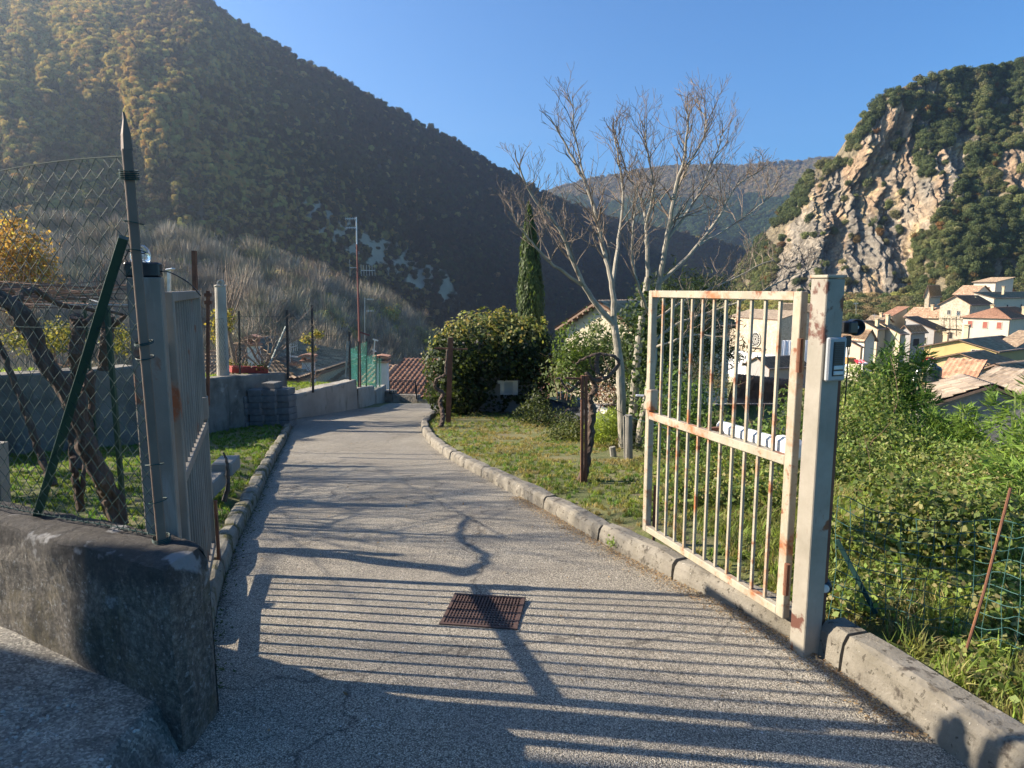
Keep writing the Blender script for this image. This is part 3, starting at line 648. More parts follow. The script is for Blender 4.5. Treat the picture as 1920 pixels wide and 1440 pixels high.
def house(nm, label, px, py, Y, rot, lpx, rpx, hgt, roof, rise, wall, tile, wl=(), wr=(), over=.4, chims=(), cat='house', group='houses of the village', tw=.24, rafters=False, lenL=None, lenR=None):
    """px,py: nearest upper wall corner; lpx / rpx: picture columns where the left / right faces end"""
    kf = KF if 49 < Y < 240 else 1; hgt *= kf; rise *= kf; over *= min(kf, 1.25)
    wl = [(a, b*kf, w_, h_, k_) for a, b, w_, h_, k_ in wl]; wr = [(a, b*kf, w_, h_, k_) for a, b, w_, h_, k_ in wr]
    chims = [(a, b, h_*kf) for a, b, h_ in chims]
    if lenL: lenL *= kf
    if lenR: lenR *= kf
    c = P(px, py, Y); th = rad(rot); dR = Vector((math.cos(th), math.sin(th), 0)); dL = Vector((-math.sin(th), math.cos(th), 0))
    L = lenL or solve_len(c, dL, lpx); R = lenR or solve_len(c, dR, rpx); ze = c.z; zb = ze-hgt
    root = thing(nm, label, cat, (c.x, c.y, zb), th, group)
    W = lambda a, b, z: Vector((c.x, c.y, 0))+dL*a+dR*b+Vector((0, 0, z))    # a along left face, b along right face
    mb = MB(); base = [W(0, 0, zb-3), W(0, R, zb-3), W(L, R, zb-3), W(L, 0, zb-3)]
    T = [[0, 0, 0], [0, R, 0], [L, R, 0], [L, 0, 0]]  # top corners with extra height
    if roof == 'shedL': T[2][2] = T[3][2] = rise
    if roof == 'shedR': T[1][2] = T[2][2] = rise
    top = [W(a, b, ze+h) for a, b, h in T]
    mb.add(base+top, [[0, 1, 5, 4], [1, 2, 6, 5], [2, 3, 7, 6], [3, 0, 4, 7], [4, 5, 6, 7]])
    if roof == 'gableL': mb.add([W(0, 0, ze), W(L, 0, ze), W(L/2, 0, ze+rise)], [[1, 0, 2]]); mb.add([W(0, R, ze), W(L, R, ze), W(L/2, R, ze+rise)], [[0, 1, 2]])
    if roof == 'gableR': mb.add([W(0, 0, ze), W(0, R, ze), W(0, R/2, ze+rise)], [[0, 1, 2]]); mb.add([W(L, 0, ze), W(L, R, ze), W(L, R/2, ze+rise)], [[1, 0, 2]])
    mb.build('wall', PL[wall], root)
    o_ = over; sb = MB(); planes = []
    if roof == 'gableL':
        k = rise/(L/2); e = ze-o_*k
        planes = [[W(-o_, -o_, e), W(-o_, R+o_, e), W(L/2, R+o_, ze+rise), W(L/2, -o_, ze+rise)], [W(L+o_, R+o_, e), W(L+o_, -o_, e), W(L/2, -o_, ze+rise), W(L/2, R+o_, ze+rise)]]
    elif roof == 'gableR':
        k = rise/(R/2); e = ze-o_*k
        planes = [[W(L+o_, -o_, e), W(-o_, -o_, e), W(-o_, R/2, ze+rise), W(L+o_, R/2, ze+rise)], [W(-o_, R+o_, e), W(L+o_, R+o_, e), W(L+o_, R/2, ze+rise), W(-o_, R/2, ze+rise)]]
    elif roof == 'hip':
        h = min(L, R)/2; k = rise/h; e = ze-o_*k
        if L >= R: r0, r1 = W(h, R/2, ze+rise), W(L-h, R/2, ze+rise); planes = [[W(L+o_, -o_, e), W(-o_, -o_, e), r0, r1], [W(-o_, R+o_, e), W(L+o_, R+o_, e), r1, r0], [W(-o_, -o_, e), W(-o_, R+o_, e), r0, r0], [W(L+o_, R+o_, e), W(L+o_, -o_, e), r1, r1]]
        else: r0, r1 = W(L/2, h, ze+rise), W(L/2, R-h, ze+rise); planes = [[W(-o_, -o_, e), W(-o_, R+o_, e), r1, r0], [W(L+o_, R+o_, e), W(L+o_, -o_, e), r0, r1], [W(L+o_, -o_, e), W(-o_, -o_, e), r0, r0], [W(-o_, R+o_, e), W(L+o_, R+o_, e), r1, r1]]
    elif roof == 'shedL': k = rise/L; planes = [[W(-o_, -o_, ze-o_*k), W(-o_, R+o_, ze-o_*k), W(L+o_, R+o_, ze+rise+o_*k), W(L+o_, -o_, ze+rise+o_*k)]]
    elif roof == 'shedR': k = rise/R; planes = [[W(L+o_, -o_, ze-o_*k), W(-o_, -o_, ze-o_*k), W(-o_, R+o_, ze+rise+o_*k), W(L+o_, R+o_, ze+rise+o_*k)]]
    rf = None
    up = Vector((0, 0, .16))
    for q in planes:
        q = [p+up for p in q]; t_ = tiles('roof', q[0], q[1], q[2], q[3], TILE[tile], root, tw=tw)
        slab(sb, q if (q[2]-q[3]).length > .01 else q[:3], .1, .02)
        if rf is None: rf = t_
    # merge planes: keep the first as the roof, further slopes are its own faces
    others = [o for o in root.children if o.name.startswith('roof') and o != rf]
    if others:
        me = rf.data; V = [np.array([v.co for v in o.data.vertices]) for o in [rf]+others]; F = [np.array([list(p.vertices) for p in o.data.polygons]) for o in [rf]+others]
        K = []
        for o in [rf]+others:
            a = np.zeros(len(o.data.vertices)*4, np.float32); o.data.color_attributes['col'].data.foreach_get('color', a); K.append(a.reshape(-1, 4)[:, :3])
        off = np.cumsum([0]+[len(v) for v in V[:-1]]); 
        for o in [rf]+others: bpy.data.objects.remove(o)
        n_ = npmesh('roof', np.concatenate(V), np.concatenate([f+o for f, o in zip(F, off)]), M_TILE, None, np.concatenate(K)); n_.parent = root; rf = n_
    eb = sb.build('eaves', M_WOODE, None); eb.data.transform(root.matrix_basis.inverted()); eb.parent = rf
    if rafters:
        for q in planes[1:]+planes[:1]:
            q = [p+up for p in q]
            for i in range(8):
                a = q[0].lerp(q[3], (i+.5)/8); b = q[1].lerp(q[2], (i+.5)/8); dn = Vector((0, 0, -.2)); d = (b-a).normalized(); g_ = a if q is not None and (a-Vector((c.x, c.y, a.z))).length < (b-Vector((c.x, c.y, b.z))).length else b
                d = d if g_ is a else -d; rb = MB(); rb.bar(g_+dn, g_+dn+d*(o_+.02), .09, .1); rb.build('rafter', M_WOODE, rf)
    if 49 < Y < 240:   # gutter along the eaves and a downpipe at the near corner
        for q in planes[:2 if roof.startswith('gable') or roof == 'hip' else 1]:
            gb = MB(); gb.tube([q[0]+Vector((0, 0, .05)), q[1]+Vector((0, 0, .05))], .09, 6)
            o = gb.build('gutter', M_WOODE, None); o.data.transform(root.matrix_basis.inverted()); o.parent = rf
        gb = MB(); k0 = W(-.1, -.1, ze); gb.tube([k0, k0-Vector((0, 0, hgt))], .07, 6); o = gb.build('downpipe', M_WOODE, root)
    for (a, b, hz) in chims:   # along L, along R (fractions), height above eave
        p = W(a*L, b*R, ze+hz); m2 = MB(); m2.box(p-Vector((0, 0, .6)), (.6, .6, 2.0), rz=th); m2.box(p+Vector((0, 0, .45)), (.75, .75, .12), rz=th)
        m2.box(p+Vector((.2, 0, .62)), (.12, .55, .24), rz=th); m2.box(p+Vector((-.2, 0, .62)), (.12, .55, .24), rz=th); m2.box(p+Vector((0, 0, .78)), (.85, .85, .1), rz=th)
        o = m2.build('chimney', PL['tan'], None); o.data.transform(root.matrix_basis.inverted()); o.parent = rf
    for face, lst in (('L', wl), ('R', wr)):
        LL = L if face == 'L' else R; d = dL if face == 'L' else dR; nn = -dR if face == 'L' else -dL
        for wdw in lst:    # u fraction, depth of centre below the eave, width, height, kind
            u, v, ww, hh, kd = wdw; p = (W(u*LL, 0, ze-v) if face == 'L' else W(0, u*LL, ze-v)); M = Matrix((d, nn, Vector((0, 0, 1)))).transposed()
            fb = MB(); f = .09
            for s_ in (-1, 1): fb.box(p+d*s_*(ww/2+f/2)+nn*.03, (f, .1, hh+2*f), M=M)
            fb.box(p+Vector((0, 0, hh/2+f/2))+nn*.028, (ww, .096, f), M=M); fb.box(p-Vector((0, 0, hh/2+f/2))+nn*.05, (ww+.25, .16, f), M=M)
            isdoor = kd.startswith('door'); fo = fb.build('door_frame' if isdoor else 'window', M_TRIM, root)
            if kd in M_SHUT:
                g = MB()
                for s_ in (-1, 1):
                    g.box(p+d*s_*ww/4+nn*.04, (ww/2-.02, .05, hh-.02), M=M)
                    for z in np.arange(-hh/2+.08, hh/2-.05, .12): g.box(p+d*s_*ww/4+nn*.07+Vector((0, 0, z)), (ww/2-.12, .012, .06), M=M)
                g.build('shutter', M_SHUT[kd], fo)
            else:
                g = MB(); g.box(p+nn*.006, (ww, .02, hh), M=M); g.build('opening' if kd in ('dark', 'doordark') else 'pane', M_DARK if kd in ('dark', 'doordark') else M_GLASS, fo)
                if kd == 'glass': m3 = MB(); m3.box(p+nn*.03, (.05, .03, hh), M=M); m3.build('mullion', M_TRIM, fo)
    return root, W, L, R
V_ = house
# name, label, corner px, py, Y, rot, lpx, rpx, wall height, roof, rise, wall, tile
V_('hipped_house', 'cream house with a red hipped roof and three closed red shutters', 1893, 597, 92, 34, 1806, 1960, 6.5, 'hip', 1.3, 'white', 'red',
   wl=[(.2, 1.0, .9, 1.35, 'red'), (.5, 1.0, .9, 1.35, 'red'), (.83, .95, .9, 1.35, 'red'), (.66, 3.3, .8, 1.6, 'doordark'), (.87, 3.4, .7, .9, 'glass')], wr=[(.5, 1.1, .9, 1.3, 'glass'), (.8, 1.1, .9, 1.3, 'glass')], chims=[(.62, .3, 1.2), (.1, .5, 1.0)])
V_('stone_house', 'stone gabled house above the vine pergola balcony', 1819, 571, 108, 34, 1763, 1859, 8.0, 'gableL', 1.3, 'stone', 'red',
   wl=[(.36, 1.4, .7, 1.1, 'glass'), (.68, 1.3, .7, 1.1, 'glass'), (.55, 5.0, .9, 1.6, 'doordark')], chims=[(.4, .75, .6)])
V_('long_house', 'long low cream house with a brown roof left of the stone gable', 1766, 596, 113, 34, 1698, 1800, 6.0, 'gableR', 1.5, 'cream', 'brown',
   wl=[(.18, 1.3, .6, 1.1, 'brown'), (.45, 1.6, .7, 1.9, 'brown'), (.78, .9, .6, .9, 'glass'), (.94, .9, .6, .9, 'glass')], chims=[(.45, .35, 1.6)])
V_('cream_shed_house', 'cream house with a blank sunlit wall and sloping top beside the square', 1688, 626, 88, 26, 1645, 1698, 6.0, 'shedL', 1.4, 'cream', 'brown', wr=[(.5, 2.0, .8, 1.6, 'doordark')], chims=[(.7, .5, 1.9)])
V_('cream_end_house', 'leftmost cream house with a blank sunlit wall behind a downpipe', 1646, 617, 89, 26, 1621, 1660, 6.5, 'shedL', .8, 'cream', 'tan', chims=[(.3, .4, .8)])
V_('open_garage_house', 'grey house with a dark arched porch under a slate brown roof', 1752, 619, 99, 30, 1698, 1775, 4.0, 'shedL', 1.6, 'grey', 'grey', wl=[(.3, 1.6, .9, 1.5, 'doordark'), (.62, 1.6, 3.0, 2.0, 'dark')])
V_('porch_house', 'low grey house with a dark gabled porch on the square', 1708, 622, 94, 30, 1686, 1735, 4.2, 'gableL', .8, 'grey', 'brown', wr=[(.4, 1.5, 2.4, 1.6, 'dark')])
V_('shaded_house', 'pale shaded house behind the black siren on the gate post', 1622, 634, 84, 12, 1580, 1640, 6.0, 'gableR', 1.0, 'pale', 'brown', wl=[(.2, 2.0, .6, .8, 'glass'), (.6, 1.8, .7, 1.6, 'glass')])
V_('little_outbuilding', 'small cream outbuilding with a single slope beside the red awning', 1614, 652, 72, 30, 1594, 1618, 2.6, 'shedL', .5, 'cream', 'tan', over=.1)
V_('yellow_house', 'bright yellow gabled house with a broad striped tile roof', 1868, 659, 60, 35, 1733, 1874, 6.0, 'gableL', .8, 'yellow', 'brown',
   wl=[(.16, .55, .95, 1.5, 'glass'), (.27, .45, .95, 1.5, 'glass'), (.93, 1.6, .8, 1.0, 'dark')], chims=[(.82, .2, .9), (.62, .35, 1.6)], tw=.3, lenR=9)
V_('small_yellow_house', 'small yellow gabled extension with an orange roof in front of the bright yellow house', 1856, 683, 51, 36, 1748, 1862, 4.0, 'gableL', .62, 'ochre', 'orange', wl=[(.47, 1.3, .9, 1.7, 'doordark'), (.2, 1.1, .7, .8, 'green'), (.75, 1.1, .7, .8, 'green')], lenR=4, tw=.3)
V_('red_shutter_house', 'grey brown house with one bright red shutter at the right edge', 1902, 651, 63, 34, 1868, 1990, 5.5, 'gableR', 1.2, 'grey', 'tan', wl=[(.42, .85, .8, 1.15, 'brightred')], wr=[(.35, .9, .8, 1.0, 'glass')])
V_('cream_gable_house', 'big cream gable wall in front of the red shuttered house', 1925, 716, 43, 30, 1812, 1950, 4.5, 'gableL', .85, 'white', 'tan', lenR=7)
V_('orange_roof_house', 'low house under a pinkish orange tile roof beside the black water tank', 1822, 718, 40, 46, 1762, 1840, 4.0, 'shedR', .9, 'cream', 'orange', over=.2)
V_('lean_to_house', 'low lean-to under a worn brown roof in front of the cream gable', 1917, 745, 36, 20, 1816, 1935, 3.0, 'shedR', 1.0, 'pale', 'grey', over=.15, lenR=2.2)
V_('grey_gable_house', 'large grey block house with a shaded gable and worn tan roof nearest on the right', 1747, 762, 28, -16, 1722, 1962, 5.5, 'gableR', .85, 'darkstone', 'grey', over=.2, lenL=3)
V_('upper_white_house', 'white house with a long brown roof above the hipped house', 1864, 559, 122, 30, 1826, 1975, 7.0, 'shedL', .9, 'white', 'tan', wr=[(.22, 1.9, .8, 2.2, 'dark'), (.45, 1.9, .8, 2.2, 'dark'), (.8, 1.9, .8, 2.2, 'dark')], chims=[(.5, .3, 1.6)])
V_('topmost_house', 'topmost house with a shaded blue grey side and brown roof', 1867, 529, 136, 28, 1826, 1900, 6.0, 'shedR', .9, 'white', 'tan', wl=[(.3, 1.3, .8, 1.1, 'brown'), (.65, 1.3, .8, 1.1, 'brown')], wr=[(.5, 1.2, .8, 1.1, 'glass')])
V_('dark_roof_house', 'small white house with a dark brown roof above the stone gable', 1826, 552, 130, 30, 1790, 1860, 6.0, 'gableR', 1.6, 'white', 'brown', wl=[(.3, 1.5, .8, 1.0, 'brown'), (.7, 1.5, .8, 1.0, 'brown')])
V_('old_stone_ruin', 'old narrow stone house with a brown roof among bushes below the cliff', 1743, 548, 150, 48, 1735, 1764, 8.0, 'gableL', 1.5, 'stone', 'brown', wr=[(.45, 2.8, 1.1, 1.5, 'dark')])
V_('red_roof_cottage', 'distant cottage with a red striped roof behind the cream end house', 1672, 592, 118, 40, 1655, 1700, 4.0, 'shedR', 1.3, 'cream', 'red')
V_('brown_roof_cottage', 'distant cottage with a low brown roof and antennas behind the cream end house', 1650, 604, 112, 34, 1625, 1672, 4.0, 'gableR', .9, 'cream', 'tan', chims=[(.3, .4, 1.0)])
# behind the gate leaf
V_('tan_house_over_church', 'tan house with a dark tiled roof above the church', 1530, 585, 128, 20, 1462, 1545, 7.0, 'gableR', 1.4, 'tan', 'grey', wl=[(.5, 1.4, .8, 1.2, 'glass')])
V_('yellow_gate_house', 'pale yellow house with a brown tile roof seen through the gate bars', 1462, 745, 40, 40, 1382, 1476, 4.2, 'gableR', .9, 'tan', 'red', wl=[(.5, 2.0, .8, 1.2, 'brown')], group='houses of the village')
V_('grey_shed', 'small grey gabled shed in front of the church facade', 1443, 690, 70, 22, 1398, 1450, 3.6, 'gableL', .9, 'grey', 'grey', cat='shed', lenR=5)
# church with rose window
root, W, L, R = V_('church', 'old stone church with a round rose window seen through the gate', 1461, 600, 104, 18, 1366, 1530, 12.0, 'gableR', 1.2, 'stone', 'grey', over=.15, cat='church', lenR=9)
wm = root.children[0]
th = root.rotation_euler.z; dR = Vector((math.cos(th), math.sin(th), 0)); dL = Vector((-math.sin(th), math.cos(th), 0))
c0_ = P(1461, 600, 104); u = solve_len(c0_, dL, 1420); ctr = W(0, 0, 0)+dL*u; rc = P(1420, 636, ctr.y/KF); ctr.z = rc.z; nn = -dR
# put it on the left face
t0 = ctr+nn*.12; M = Matrix((dL, nn, Vector((0, 0, 1)))).transposed()
Mx = Matrix((dL, Vector((0, 0, 1)), nn)).transposed()
RS = KF*1.1; mb = MB(); mb.lathe(t0, [(.98*RS, 0), (1.02*RS, .05), (.98*RS, .1)], 32, Mx); rw = mb.build('rose_window', M_DARK, root)
mb = MB(); tz = .13
def ringm(r0, r1, n=32):
    V = []
    for r_, z_ in ((r0, tz-.03), (r0, tz+.03), (r1, tz+.03), (r1, tz-.03)):
        for q in range(n): a_ = 2*math.pi*q/n; V.append(t0+Mx @ Vector((r_*math.cos(a_), r_*math.sin(a_), z_)))
    mb.add(V, [[a_*n+q, a_*n+(q+1) % n, ((a_+1) % 4)*n+(q+1) % n, ((a_+1) % 4)*n+q] for a_ in range(4) for q in range(n)])
for r0, r1 in ((.97, 1.08), (.54, .59), (.2, .26)): ringm(r0*RS, r1*RS)
for i in range(16): a_ = 2*math.pi*i/16; mb.bar(t0+Mx @ Vector((math.cos(a_)*.24*RS, math.sin(a_)*.24*RS, tz)), t0+Mx @ Vector((math.cos(a_)*.97*RS, math.sin(a_)*.97*RS, tz)), .075, .05, up=nn)
mb.build('tracery', PL['pale'], rw)
for i in range(12): mb = MB(); mb.box(W(0, 0, 0)+dL*(u-3.9+i*.68)+nn*.1+Vector((0, 0, rc.z-2.3)), (.3, .2, .35), M=M); mb.build('corbel', M_DARK, root)
mb = MB(); mb.box(W(0, 0, 0)+dL*L*.5+nn*.1+Vector((0, 0, rc.z-7.2)), (L*1.02, .12, 7.4), M=M)
tag(mb.build('scaffold_sheet', mat('white_sheeting', [(.3, (.6, .6, .6)), (.7, (.78, .78, .77))], 2, .8, bump=.5, bscale=3, bdist=.1)), 'white protective sheeting hung across the foot of the church facade', 'sheeting')
mb = MB(); c0 = P(1466, 638, 98); c1 = P(1516, 638, 98)
pts = np.linspace(0, 1, 26); V = []; 
for i, t in enumerate(pts):
    p = c0.lerp(c1, t); o = .12*math.sin(i*1.9)
    V += [(p.x, p.y+o, p.z), (p.x, p.y+o*1.4, p.z-14), (p.x, p.y+o*1.4+.06, p.z-14), (p.x, p.y+o+.06, p.z)]
F = [[4*i+a, 4*(i+1)+a, 4*(i+1)+(a+1) % 4, 4*i+(a+1) % 4] for i in range(25) for a in range(4)]
tag(npmesh('scaffold_sheet', V, F, bpy.data.materials['white_sheeting'], smooth=True), 'pleated white sheeting on scaffolding right of the church facade', 'sheeting')
# houses close by: gable in the middle, roofs on the left
V_('cream_villa', 'pale yellow house with deep wooden eaves behind the bare tree', 1200, 622, 34, 44, 1060, 1330, 6.0, 'gableL', 1.35, 'cream', 'tan', wl=[(.7, 1.6, .9, 1.2, 'brown')], over=.42, rafters=True, group=None, lenR=9)
V_('red_tiled_house', 'house of which only the red brown tile roof shows at the end of the road', 706, 752, 25, -4, 640, 905, 4.0, 'shedL', .8, 'tan', 'red', over=.2, group=None, lenL=5.5, lenR=6.2, tw=.2)
V_('left_tiled_house', 'house with a long tiled roof and tall white chimney beyond the left garden', 250, 712, 25, -5, 200, 552, 4.0, 'hip', 1.1, 'tan', 'tan', over=.2, group=None, lenL=8, tw=.22)
V_('low_tiled_house', 'low tiled roof just visible through the green fence netting', 590, 732, 27, 0, 560, 722, 3.0, 'shedL', .35, 'tan', 'brown', over=.2, group=None, lenL=4, tw=.22)
M_WPAINT = mat('chimney_white', [(.3, (.5, .48, .44)), (.7, (.66, .63, .58))], 3, .9, bump=.2)
def chimney(px, py0, py1, Y, wd, label, par=None):
    a, b = P(px, py0, Y), P(px, py1, Y); root = thing('chimney', label, 'chimney', (a.x, a.y, b.z-1))
    h = a.z-b.z; mb = MB(); mb.box((a.x, a.y, b.z+h*.36-.5), (wd, wd, h*.72+1)); mb.build('stack', M_WPAINT, root)
    mb = MB(); z = b.z+h*.72
    mb.box((a.x, a.y, z+.04), (wd*1.35, wd*1.35, .07)); 
    for s_ in (-1, 1): mb.box((a.x+s_*wd*.42, a.y, z+.07+h*.07), (wd*.2, wd*.9, h*.14))
    mb.box((a.x, a.y, z+.1+h*.16), (wd*1.45, wd*1.45, .06)); mb.add([(a.x-wd*.7, a.y-wd*.7, z+.14+h*.16), (a.x+wd*.7, a.y-wd*.7, z+.14+h*.16), (a.x+wd*.7, a.y+wd*.7, z+.14+h*.16), (a.x-wd*.7, a.y+wd*.7, z+.14+h*.16), (a.x, a.y-wd*.7, z+.14+h*.24), (a.x, a.y+wd*.7, z+.14+h*.24)], [[0, 1, 4], [1, 2, 5, 4], [2, 3, 5], [3, 0, 4, 5]])
    mb.build('cap', mat('chimney_tile', [(.3, (.35, .16, .1)), (.7, (.45, .25, .16))], 5, .9), root)
chimney(475, 632, 690, 24, .34, 'white chimney with a tiled cap on the left tiled roof')
chimney(578, 668, 705, 26, .4, 'squat chimney seen through the green wire fence')
chimney(716, 671, 700, 24, .4, 'brown chimney with a dark cap beside the end of the green netting')
# pergola on the stone house, parked car, awning, tank, tv dishes
M_METD = mat('dark_iron', [(.3, (.05, .045, .04)), (.7, (.09, .075, .065))], 8, .7, metal=.3, bump=.1)
r_ = thing('balcony_pergola', 'iron balcony pergola overgrown with bare vine on the stone house front', 'pergola', tuple(P(1790, 625, 98)))
mb = MB()
for px in (1770, 1781, 1793, 1806): mb.bar(P(px, 630, 99), P(px, 596, 99), .12)
mb.bar(P(1766, 597, 99), P(1812, 600, 99), .12); mb.bar(P(1766, 616, 98), P(1812, 620, 98), .14, .3); mb.build('frame', M_METD, r_)
p = np.array([P(random.uniform(1755, 1812), random.choice([597, 598, 612, 618, 624])+random.gauss(0, 3), 98.5+random.uniform(-1.5, 1)) for _ in range(420)])
leafobj('vine', p, rng.standard_normal(p.shape), rng.uniform(.25, .5, len(p)), pal([(.2, .17, .12), (.16, .17, .08), (.26, .2, .12)], len(p)), r_, .35)
M_CAR = mat('silver_paint', [(.3, (.35, .37, .4)), (.7, (.42, .44, .47))], 1, .3, metal=.5, bump=0); M_CARD = mat('dark_paint', [(.3, (.02, .03, .035)), (.7, (.03, .045, .05))], 1, .3, bump=0, spec=.6)
M_RUB = mat('rubber', [(.3, (.02, .02, .02)), (.7, (.03, .03, .03))], 5, .9, bump=0)
def car(px, py, Y, rz, label, m, group='cars parked in the village'):
    p = P(px, py, Y); q_ = ray(px, py); t_ = 90.0
    while t_ < 230 and CAMH+q_.z*t_ > float(ground(q_.x*t_, q_.y*t_)): t_ += .5
    p = Vector((q_.x*t_, q_.y*t_, float(ground(q_.x*t_, q_.y*t_))+.03)); root = thing('parked_car', label, 'car', tuple(p), rz, group)
    M0 = Matrix.Translation(p) @ Matrix.Rotation(rz, 4, 'Z'); prof = [(-2.1, .3), (-2.1, .8), (-1.9, .9), (-1.2, .95), (-.6, 1.4), (.8, 1.42), (1.5, .98), (2.05, .9), (2.1, .3)]
    def ex(pr, y0, y1, name, mm, par):
        n = len(pr); vs = [M0 @ Vector((x, y, z)) for y in (y0, y1) for x, z in pr]
        fs = [list(range(n)), [n+i for i in range(n)][::-1]]+[[i, n+i, n+(i+1) % n, (i+1) % n] for i in range(n)]
        mb = MB(); mb.add(vs, fs); return mb.build(name, mm, par)
    b_ = ex(prof, -.85, .85, 'body', m, root); ex([(-1.1, .98), (-.58, 1.34), (.76, 1.36), (1.35, 1.0)], -.87, .87, 'window', M_GLASS, root)
    ex([(.85, 1.4), (1.46, 1.02), (1.5, 1.04), (.9, 1.43)], -.7, .7, 'windscreen', M_GLASS, root)
    for x in (-1.35, 1.35):
        for y in (-.8, .8):
            c = M0 @ Vector((x, y, .32)); mb = MB(); mb.lathe(c, [(.2, -.1), (.32, -.09), (.32, .09), (.2, .1)], 12, (Matrix.Rotation(rz, 3, 'Z') @ Matrix.Rotation(math.pi/2, 3, 'X'))); wh = mb.build('wheel', M_RUB, root)
car(1733, 634, 92, .5, 'silver car parked by the dark arched porch', M_CAR)
car(1652, 662, 76, .3, 'dark green car in shade before the cream end house, left one of two', M_CARD)
car(1672, 664, 74, .4, 'black car in shade before the cream shed house, right one of two', M_CARD)
mb = MB(); a = P(1593, 676, 62); mb.box(a, (1.3, 1.2, .9), bev=.05); tag(mb.build('wooden_cabin', mat('orange_wood', [(.3, (.45, .2, .06)), (.7, (.55, .27, .1))], 4, .8)), 'orange brown wooden cabin beside the gate post', 'cabin')
aw = thing('awning', 'red and white awning just above the bamboo', 'awning', tuple(P(1613, 684, 60)))
a = P(1613, 676, 60); mb = MB(); mb.add([a+Vector(v) for v in [(-.75, -.6, -.3), (.75, -.6, -.3), (.6, .5, .1), (-.6, .5, .1), (-.75, -.6, -.42), (.75, -.6, -.42), (.6, .5, 0), (-.6, .5, 0)]], [[0, 1, 2, 3], [7, 6, 5, 4], [0, 4, 5, 1], [1, 5, 6, 2], [2, 6, 7, 3], [3, 7, 4, 0]]); mb.build('canopy', mat('red_cloth', [(.3, (.5, .03, .04)), (.7, (.6, .05, .06))], 4, .8, spots=[(.8, .5, .52, (.75, .72, .7))]), aw)
mb = MB()
for s_ in (-1, 1): mb.bar(a+Vector((s_*.55, -.3, -2)), a+Vector((s_*.55, -.3, -.2)), .05)
mb.build('pole', M_METD, aw)
p = P(1749, 693, 38); tk = thing('water_tank', 'black round water tank standing on the tan roof', 'tank', (p.x, p.y, p.z-.6))
mb = MB(); mb.lathe((p.x, p.y, p.z-.75), [(.42, 0), (.46, .05), (.46, .35), (.43, .38), (.46, .41), (.46, .75), (.40, .9), (.2, 1.0), (.18, 1.08), (.05, 1.1)], 20); mb.build('barrel', mat('black_plastic', [(.3, (.015, .02, .025)), (.7, (.03, .035, .04))], 4, .35, bump=0, spec=.6), tk)
mb = MB(); mb.tube([(p.x-.9, p.y, p.z+.1), (p.x-.5, p.y, p.z+.25), (p.x-.3, p.y, p.z-.2)], .07); mb.tube([(p.x-1.0, p.y, p.z-.6), (p.x-.75, p.y, p.z+.15)], .09, 8); mb.build('pipe', mat('zinc', [(.3, (.5, .5, .5)), (.7, (.65, .65, .65))], 4, .4, metal=.5), tk)
mb = MB(); q = P(1743, 678, 39); mb.lathe(q-Vector((0, 0, .3)), [(.05, 0), (.3, .1), (.36, .3), (.3, .5), (.1, .55)], 8); tag(mb.build('red_umbrella', bpy.data.materials['red_cloth']), 'folded crimson cloth umbrella beside the black tank', 'umbrella')
# antenna on rooftops
M_ALU = mat('aluminium', [(.3, (.5, .5, .5)), (.7, (.7, .7, .7))], 5, .4, metal=.6, bump=0)
def yagi(mb, c, L, n, el, d=Vector((1, 0, 0)), v=Vector((0, 0, 1)), t=.012):
    mb.bar(c-d*L/2, c+d*L/2, t*1.5)
    for i in range(n):
        q = c-d*L/2+d*L*i/(n-1); mb.bar(q-v*el/2, q+v*el/2, t)
for (px, py0, py1, Y, lab) in [(1605, 566, 590, 112, 'roof aerial above the brown roofed cottage'), (1640, 588, 612, 108, 'roof aerial on the cream end house'), (1797, 585, 600, 90, 'thin roof aerial left of the hipped house')]:
    ae = thing('roof_aerial', lab, 'aerial', tuple(P(px, py1, Y)), group='aerials on village roofs'); mb = MB(); mb.bar(P(px, py1, Y), P(px, py0, Y), .06); mb.build('mast', M_ALU, ae)
    mb = MB(); yagi(mb, P(px, py0+3, Y), 1.1, 5, .5, t=.035); mb.build('antenna', M_ALU, ae)
# ================================================================ LEFT SIDE: walls
def wall_run(nm, label, pts, zt, thick, m, lab_cat='wall', deep=.6, lip=0, div=.25, rough=.012):
    """pts: [(x,y)] of the face line; zt: list of top z; body lies on the left (-x) side"""
    mb = MB(); L = [0]
    for a, b in zip(pts, pts[1:]): L.append(L[-1]+math.dist(a, b))
    n = max(2, int(L[-1]/div)); rows = []
    for i in range(n+1):
        s_ = L[-1]*i/n; x = np.interp(s_, L, [p[0] for p in pts]); y = np.interp(s_, L, [p[1] for p in pts]); z = np.interp(s_, L, zt)
        x2 = np.interp(min(s_+.05, L[-1]), L, [p[0] for p in pts])-np.interp(max(s_-.05, 0), L, [p[0] for p in pts]); y2 = np.interp(min(s_+.05, L[-1]), L, [p[1] for p in pts])-np.interp(max(s_-.05, 0), L, [p[1] for p in pts])
        nn = Vector((-y2, x2, 0)).normalized(); r = lambda: rough*random.uniform(-1, 1); p = Vector((x, y, 0)); zb = float(zr(y))-deep
        rows.append([p+Vector((r(), r(), zb)), p+Vector((r(), r(), (zb+z)/2)), p+Vector((r(), r(), z-.03)), p+nn*.03+Vector((0, 0, z+r())), p+nn*(thick-.03)+Vector((0, 0, z+r())), p+nn*thick+Vector((0, 0, z-.03)), p+nn*thick+Vector((0, 0, zb))])
    k = 7; mb.add([v for r in rows for v in r], [[i*k+j, (i+1)*k+j, (i+1)*k+j+1, i*k+j+1] for i in range(n) for j in range(k-1)]+[list(range(k)), [n*k+j for j in range(k)][::-1]])
    o = mb.build(nm, m); return tag(o, label, lab_cat)
